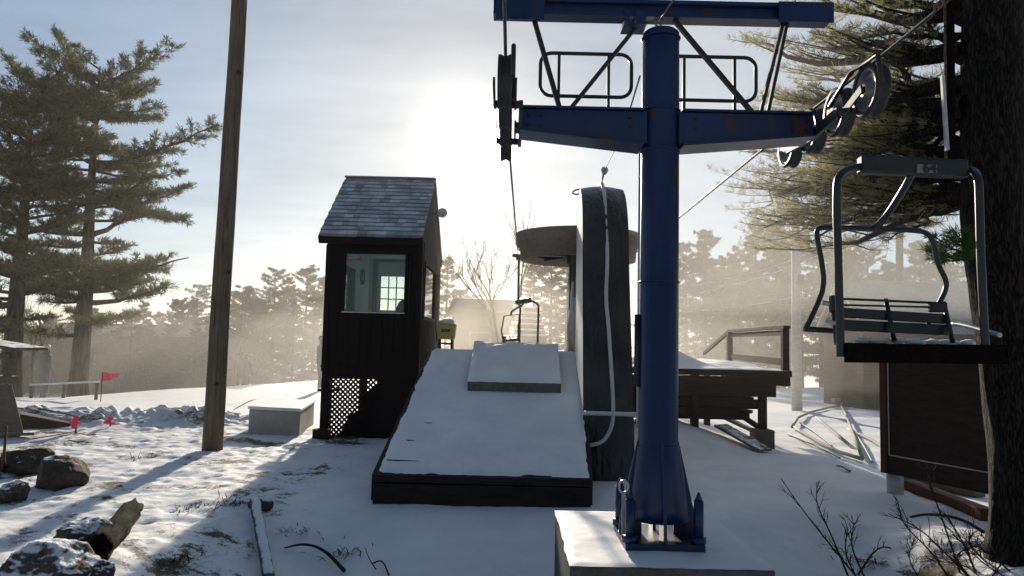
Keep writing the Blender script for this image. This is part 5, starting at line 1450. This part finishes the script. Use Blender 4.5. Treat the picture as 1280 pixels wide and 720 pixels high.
# ------------------------------------------------------------------ people
def person(name, label, base, H, rotz, jacket, pose='stand', hat='jacket_dark', seed=1, legs='jacket_dark'):
    s = H / 1.75
    root = thing(name, label, 'person', base)
    root.rotation_euler = (0, 0, rotz)
    if pose == 'stand': sk = {'pel': (0, 0, .92), 'wai': (0, 0, 1.08), 'che': (0, -.01, 1.32), 'nek': (0, 0, 1.50), 'hd1': (0, -.01, 1.58), 'hd2': (0, -.01, 1.70),
        'shl': (.19, 0, 1.42), 'ell': (.27, .02, 1.14), 'wrl': (.25, -.10, .92), 'hal': (.24, -.14, .84), 'shr': (-.19, 0, 1.42), 'elr': (-.26, .03, 1.15), 'wrr': (-.24, -.12, .95), 'har': (-.23, -.17, .88),
        'hil': (.1, 0, .88), 'knl': (.11, -.04, .48), 'anl': (.12, 0, .09), 'tol': (.13, -.15, .04), 'hir': (-.1, 0, .88), 'knr': (-.11, -.01, .48), 'anr': (-.13, .04, .09), 'tor': (-.14, -.11, .04)}
    else: sk = {'pel': (0, 0, .50), 'wai': (0, -.05, .66), 'che': (0, -.16, .86), 'nek': (0, -.24, 1.01), 'hd1': (0, -.29, 1.07), 'hd2': (0, -.33, 1.17),
        'shl': (.19, -.2, .96), 'ell': (.26, -.3, .72), 'wrl': (.16, -.5, .70), 'hal': (.12, -.57, .70), 'shr': (-.19, -.2, .96), 'elr': (-.26, -.3, .72), 'wrr': (-.16, -.5, .70), 'har': (-.12, -.57, .70),
        'hil': (.1, -.02, .48), 'knl': (.13, -.44, .50), 'anl': (.13, -.42, .09), 'tol': (.13, -.56, .04), 'hir': (-.1, -.02, .48), 'knr': (-.13, -.44, .50), 'anr': (-.13, -.42, .09), 'tor': (-.13, -.56, .04)}
    rad = dict(pel=.15, wai=.14, che=.16, nek=.06, hd1=.085, hd2=.085, shl=.085, shr=.085, ell=.06, elr=.06, wrl=.042, wrr=.042, hal=.038, har=.038, hil=.105, hir=.105, knl=.075, knr=.075, anl=.05, anr=.05, tol=.042, tor=.042)
    ed = [('pel', 'wai'), ('wai', 'che'), ('che', 'nek'), ('nek', 'hd1'), ('hd1', 'hd2'), ('che', 'shl'), ('shl', 'ell'), ('ell', 'wrl'), ('wrl', 'hal'), ('che', 'shr'), ('shr', 'elr'), ('elr', 'wrr'), ('wrr', 'har'), ('pel', 'hil'), ('hil', 'knl'), ('knl', 'anl'), ('anl', 'tol'), ('pel', 'hir'), ('hir', 'knr'), ('knr', 'anr'), ('anr', 'tor')]
    ks = list(sk)
    me = bpy.data.meshes.new('body'); me.from_pydata([V(sk[q]) * s for q in ks], [(ks.index(a), ks.index(b)) for a, b in ed], [])
    o = bpy.data.objects.new('body', me); COL.objects.link(o); o.parent = root; me.materials.append(M[jacket])
    o.modifiers.new('skin', 'SKIN'); sv = me.skin_vertices[0].data
    for i, q in enumerate(ks): sv[i].radius = (rad[q] * s,) * 2; sv[i].use_root = q == 'pel'
    sb_ = o.modifiers.new('sub', 'SUBSURF'); sb_.levels = sb_.render_levels = 2
    o.modifiers['skin'].use_smooth_shade = True
    # face and hat
    h = V(sk['hd2']) * s; h1 = V(sk['hd1']) * s; up = (h - h1).normalized()
    mb = MB(); c_ = h1.lerp(h, .45) + V((0, -.032, 0)) * s
    mb.rock(c_, (.072 * s, .075 * s, .095 * s), seed, .02, 3); mb.rock(c_ + V((0, -.078, -.005)) * s, (.014 * s, .02 * s, .022 * s), 1, .02, 2)
    for sx in (-1, 1): mb.rock(c_ + V((sx * .078, .015, 0)) * s, (.012 * s, .022 * s, .03 * s), 1, .02, 2)
    f = build('face', mb, M['skin']); f.parent = root
    mb = MB()
    for sx in (-1, 1): mb.rock(c_ + V((sx * .03, -.07, .02)) * s, (.011 * s, .008 * s, .008 * s), 1, .02, 2)
    mb.rock(c_ + V((0, -.07, -.048)) * s, (.024 * s, .008 * s, .006 * s), 1, .02, 2)
    e = build('features', mb, M['twig']); e.parent = f
    mb = MB(); mb.rock(h + up * .03 * s + V((0, .01, 0)) * s, (.1 * s, .108 * s, .085 * s), seed, .05, 3); hh = build('hat', mb, M[hat]); hh.parent = root
    return root
def gbase(px, d, dz=0):
    q = P(px, 470, d); return V((q.x, d, ground_z(q.x, d) + dz))
person('person', 'person in dark clothing hunched inside the hut behind the front window', V((P(497, 380, 14.2).x, 14.25, P(495, 374, 14.0).z - 1.04)), 1.75, R(72), 'jacket_dark', 'sit', 'jacket_dark')
stz = P(495, 374, 14.0).z - 1.04
mb = MB(); qx = P(497, 380, 14.2).x
mb.box((qx - .2, 14.05, stz + .32), (qx + .2, 14.45, stz + .37))
for dx in (-.17, .17):
    for dy in (-.17, .17): mb.box((qx + dx - .02, 14.25 + dy - .02, floor_z - .002), (qx + dx + .02, 14.25 + dy + .02, stz + .319))
solo('stool', mb, M['dark_wood'], 'wooden stool under the hunched person inside the hut', 'stool', (qx, 14.25, floor_z))
person('person', 'left one of two skiers in dark clothes far off beside the wooden pole', gbase(300, 30.5), 1.72, R(200), 'jacket_dark', seed=2)
person('person', 'right one of two skiers in dark clothes far off beside the wooden pole', gbase(307, 31), 1.66, R(170), 'jacket_dark', seed=3)
person('person', 'person in blue jacket standing just behind the left side of the hut', gbase(400, 24), 1.75, R(120), 'jacket_blue', seed=4)
person('person', 'person in pale jacket far off in mist behind the timber shelter', gbase(56, 22.5, -.15), 1.72, R(150), 'jacket_pale', seed=5, hat='white_paint')

# ------------------------------------------------------------------ buildings in the mist
def cabin(name, label, xa, xb, d, zr, ze, depth, base, roofmat, wallmat, ridge_x=True, inset=0):
    root = thing(name, label, 'building', ((xa + xb) / 2, d, base))
    mb = MB(); mb.box((xa + .15, d, base - 1), (xb - .15, d + depth, ze))
    if True:
        for x in (xa + .15, xb - .15):
            e_ = .08 if x < (xa + xb) / 2 else -.08
            a = [(x, d, ze + .002), (x, d + depth / 2, zr - .12), (x, d + depth, ze + .002)]; b = [(q[0] + e_, q[1], q[2]) for q in a]
            mb.add(a + b, [(0, 1, 2), (5, 4, 3), (0, 3, 4, 1), (1, 4, 5, 2), (2, 5, 3, 0)])
    w_ = build('wall', mb, M[wallmat], root)
    mb = MB()
    for s_ in (0, 1):
        y0 = d - .35 if s_ == 0 else d + depth + .35; ym_ = d + depth / 2
        z0 = ze - .1
        q = [(xa, y0, z0), (xb, y0, z0), (xb, ym_, zr), (xa, ym_, zr)] if s_ == 0 else [(xa, ym_, zr), (xb, ym_, zr), (xb, y0, z0), (xa, y0, z0)]
        mb.hexa([V(p) - V((0, 0, .12)) for p in q] + [V(p) for p in q])
    build('roof', mb, M[roofmat], root)
    n = max(1, int((xb - xa) / 2.2))
    for i in range(n):
        x = xa + (i + .5) * (xb - xa) / n; zc = base + (ze - base) * .55
        f = MB(); f.box((x - .45, d - .03, zc - .5), (x + .45, d - .003, zc + .5)); fr = build('window', f, M['grey_wood'], root)
        build('pane', MB().box((x - .38, d - .038, zc - .43), (x + .38, d - .032, zc + .43)), M['rubber'], fr)
    return root
d = 37.0
qa, qb = P(20, 412, d), P(262, 412, d); gz = ground_z(-14, d)
cabin('long_shed', 'long low brown shed in mist behind the big left pines', qa.x, qb.x, d, P(120, 404, d + 2.5).z, P(120, 416, d).z, 5, gz, 'bldg', 'bldg')
d = 22.0
qa, qb = P(1092, 350, d + 2.5), P(1290, 350, d + 2.5)
cabin('cabin', 'cabin with big frost-grey roof behind the nearest chair', P(1072, 400, d).x, P(1330, 400, d).x, d, P(1150, 352, d + 1.4).z, P(1150, 408, d).z, 2.8, ground_z(12, d), 'snow_roof', 'bldg')
d = 30
cabin('lodge', 'brown misty lodge behind the ramp with its roof end left of the snowy steps', P(560, 400, d).x, P(642, 400, d).x, d, P(600, 374, d + 2).z, P(600, 388, d).z, 4, ground_z(-1, d), 'bldg', 'bldg')
st = thing('snowy_steps', 'flight of snow-covered steps in mist left of the black arch', 'steps', P(660, 425, 25))
mb = MB(); sn = MB()
for i in range(6):
    z_ = P(660, 420 - i * 7, 25 + i * .3).z; y_ = 25 + i * .3
    x0, x1 = P(640 + i * 3, 400, y_).x, P(684 - i * 2, 400, y_).x
    mb.box((x0, y_, ground_z(0, 25) - .3), (x1, y_ + .295, z_)); sn.box((x0 - .02, y_ - .02, z_ + .002), (x1 + .02, y_ + .28, z_ + .06))
build('treads', mb, M['bldg'], st); build('snow_cover', sn, M['snow'], st, bevel=.02)

# pale post and far utility poles with wires
q0 = P(996, 474, 21); q0.z = ground_z(q0.x, 21)
pp = thing('pale_post', 'straight pale wooden post in mist behind the platform handrail', 'post', q0)
build('shaft', MB().tube([q0 - V((0, 0, .3)), P(994, 250, 21)], [.15, .11], 16), M['birch'], pp)
mb = MB(); q = P(1001, 350, 20.9); mb.cbox(q, (.16, .12, .3)); build('box', mb, M['grey_wood'], pp, bevel=.01)
for px, py, dd, lab in ((1124, 215, 30, 'faint thick pole in mist above the cabin roof'), (1056, 292, 34, 'faint thin pole in mist framed inside the nearest chair')):
    q = P(px, 440, dd); q.z = ground_z(q.x, dd); t = P(px, py, dd)
    r_ = thing('utility_pole', lab, 'pole', q); build('shaft', MB().tube([q - V((0, 0, .3)), t], [.17, .13] if px > 1100 else [.09, .07], 12), M['bark_far'], r_)
    build('crossarm', MB().box((q.x - .7, dd - .05, t.z - .5), (q.x + .7, dd + .05, t.z - .38)), M['bark_far'], r_)
for i, (a, b) in enumerate((((872, 356), (1056, 296)), ((876, 366), (1056, 302)), ((878, 388), (1056, 350)))):
    p0, p1 = P(*a, 24), P(*b, 34)
    mid_ = [p0.lerp(p1, j / 12) - V((0, 0, .25 * math.sin(math.pi * j / 12))) for j in range(13)]
    solo('power_line', MB().tube(mid_, .02, 6), M['galv'], ['topmost of three wires crossing the mist right of the blue tower', 'middle one of three wires crossing the mist right of the blue tower', 'lowest of three wires crossing the mist right of the blue tower'][i], 'wire', p0)
# snow-gun hose line on the snow at left
stick([gp(22, 512, .03), gp(60, 516, .05), gp(95, 522, .02)], .012, .012, M['rope_dark'], 'ground_cable', 'thin dark cable trailing over the snow behind the wedge board', 'cable')
stick([gp(292, 515, .05), P(320, 497, 15.2), gp(375, 484, .05)], .01, .01, M['rope_dark'], 'ground_cable', 'thin cable over snow running behind the low concrete block', 'cable')

# ------------------------------------------------------------------ mist (blown snow) and an added haze veil
def fog(name, lo, hi, dens, col, g_, puff=False):
    m, nt = mat_new(name); k = N(nt)
    vs = k.n('ShaderNodeVolumeScatter'); vs.inputs['Density'].default_value = dens; vs.inputs['Color'].default_value = (*col, 1); vs.inputs['Anisotropy'].default_value = g_
    o = k.n('ShaderNodeOutputMaterial'); k.l(vs.outputs[0], o.inputs['Volume'])
    mb = MB().box(lo, hi)
    if puff: mb = MB().rock([(a_ + b_) / 2 for a_, b_ in zip(lo, hi)], [(b_ - a_) / 2 for a_, b_ in zip(lo, hi)], 3, .1, 4)
    ob = build(name, mb, m, kind='stuff')
    return ob
fog('blown_snow_mist', (-60, 16.8, -8), (60, 85, 5.0), .0115, (.118, .117, .114), .66)
fog('low_mist', (-55, 18.2, -7.9), (55, 80, 2.6), .017, (.118, .117, .114), .64)
fog('thin_haze', (-60, 9, -7.8), (60, 84, 13), .0026, (.66, .63, .57), .4)
fog('drifting_snow_and_veil', (-1.5, 13.2, .9), (9, 16.79, 6.5), .020, (.40, .37, .33), .5)
fog('drifting_snow_and_veil', (-2.4, 16.9, -2.2), (2.7, 28, 3.9), .04, (.40, .375, .34), .6, True)
fog('drifting_snow_and_veil', (-8.5, 17.5, -2), (-2.6, 27, 2.9), .022, (.34, .335, .32), .5, True)
fog('drifting_snow_and_veil', (2.6, 17.2, -2), (9.5, 27, 4.2), .022, (.34, .335, .32), .5, True)
fog('drifting_snow_and_veil', (-16, 21, -3), (-8, 30, 2.4), .02, (.3, .295, .285), .5, True)
fog('drifting_snow_and_veil', (1.9, 6.9, 2.3), (9, 13.19, 7.5), .06, (.84, .80, .71), .12)  # haze veil added to brighten the near pine foliage

# ------------------------------------------------------------------ render settings
SC.view_settings.view_transform = 'Standard'; SC.view_settings.look = 'None'; SC.view_settings.exposure = 0; SC.view_settings.gamma = 1
SC.cycles.use_denoising = True
SC.cycles.max_bounces = 8; SC.cycles.volume_bounces = 1; SC.cycles.transparent_max_bounces = 12
SC.cycles.sample_clamp_indirect = 6
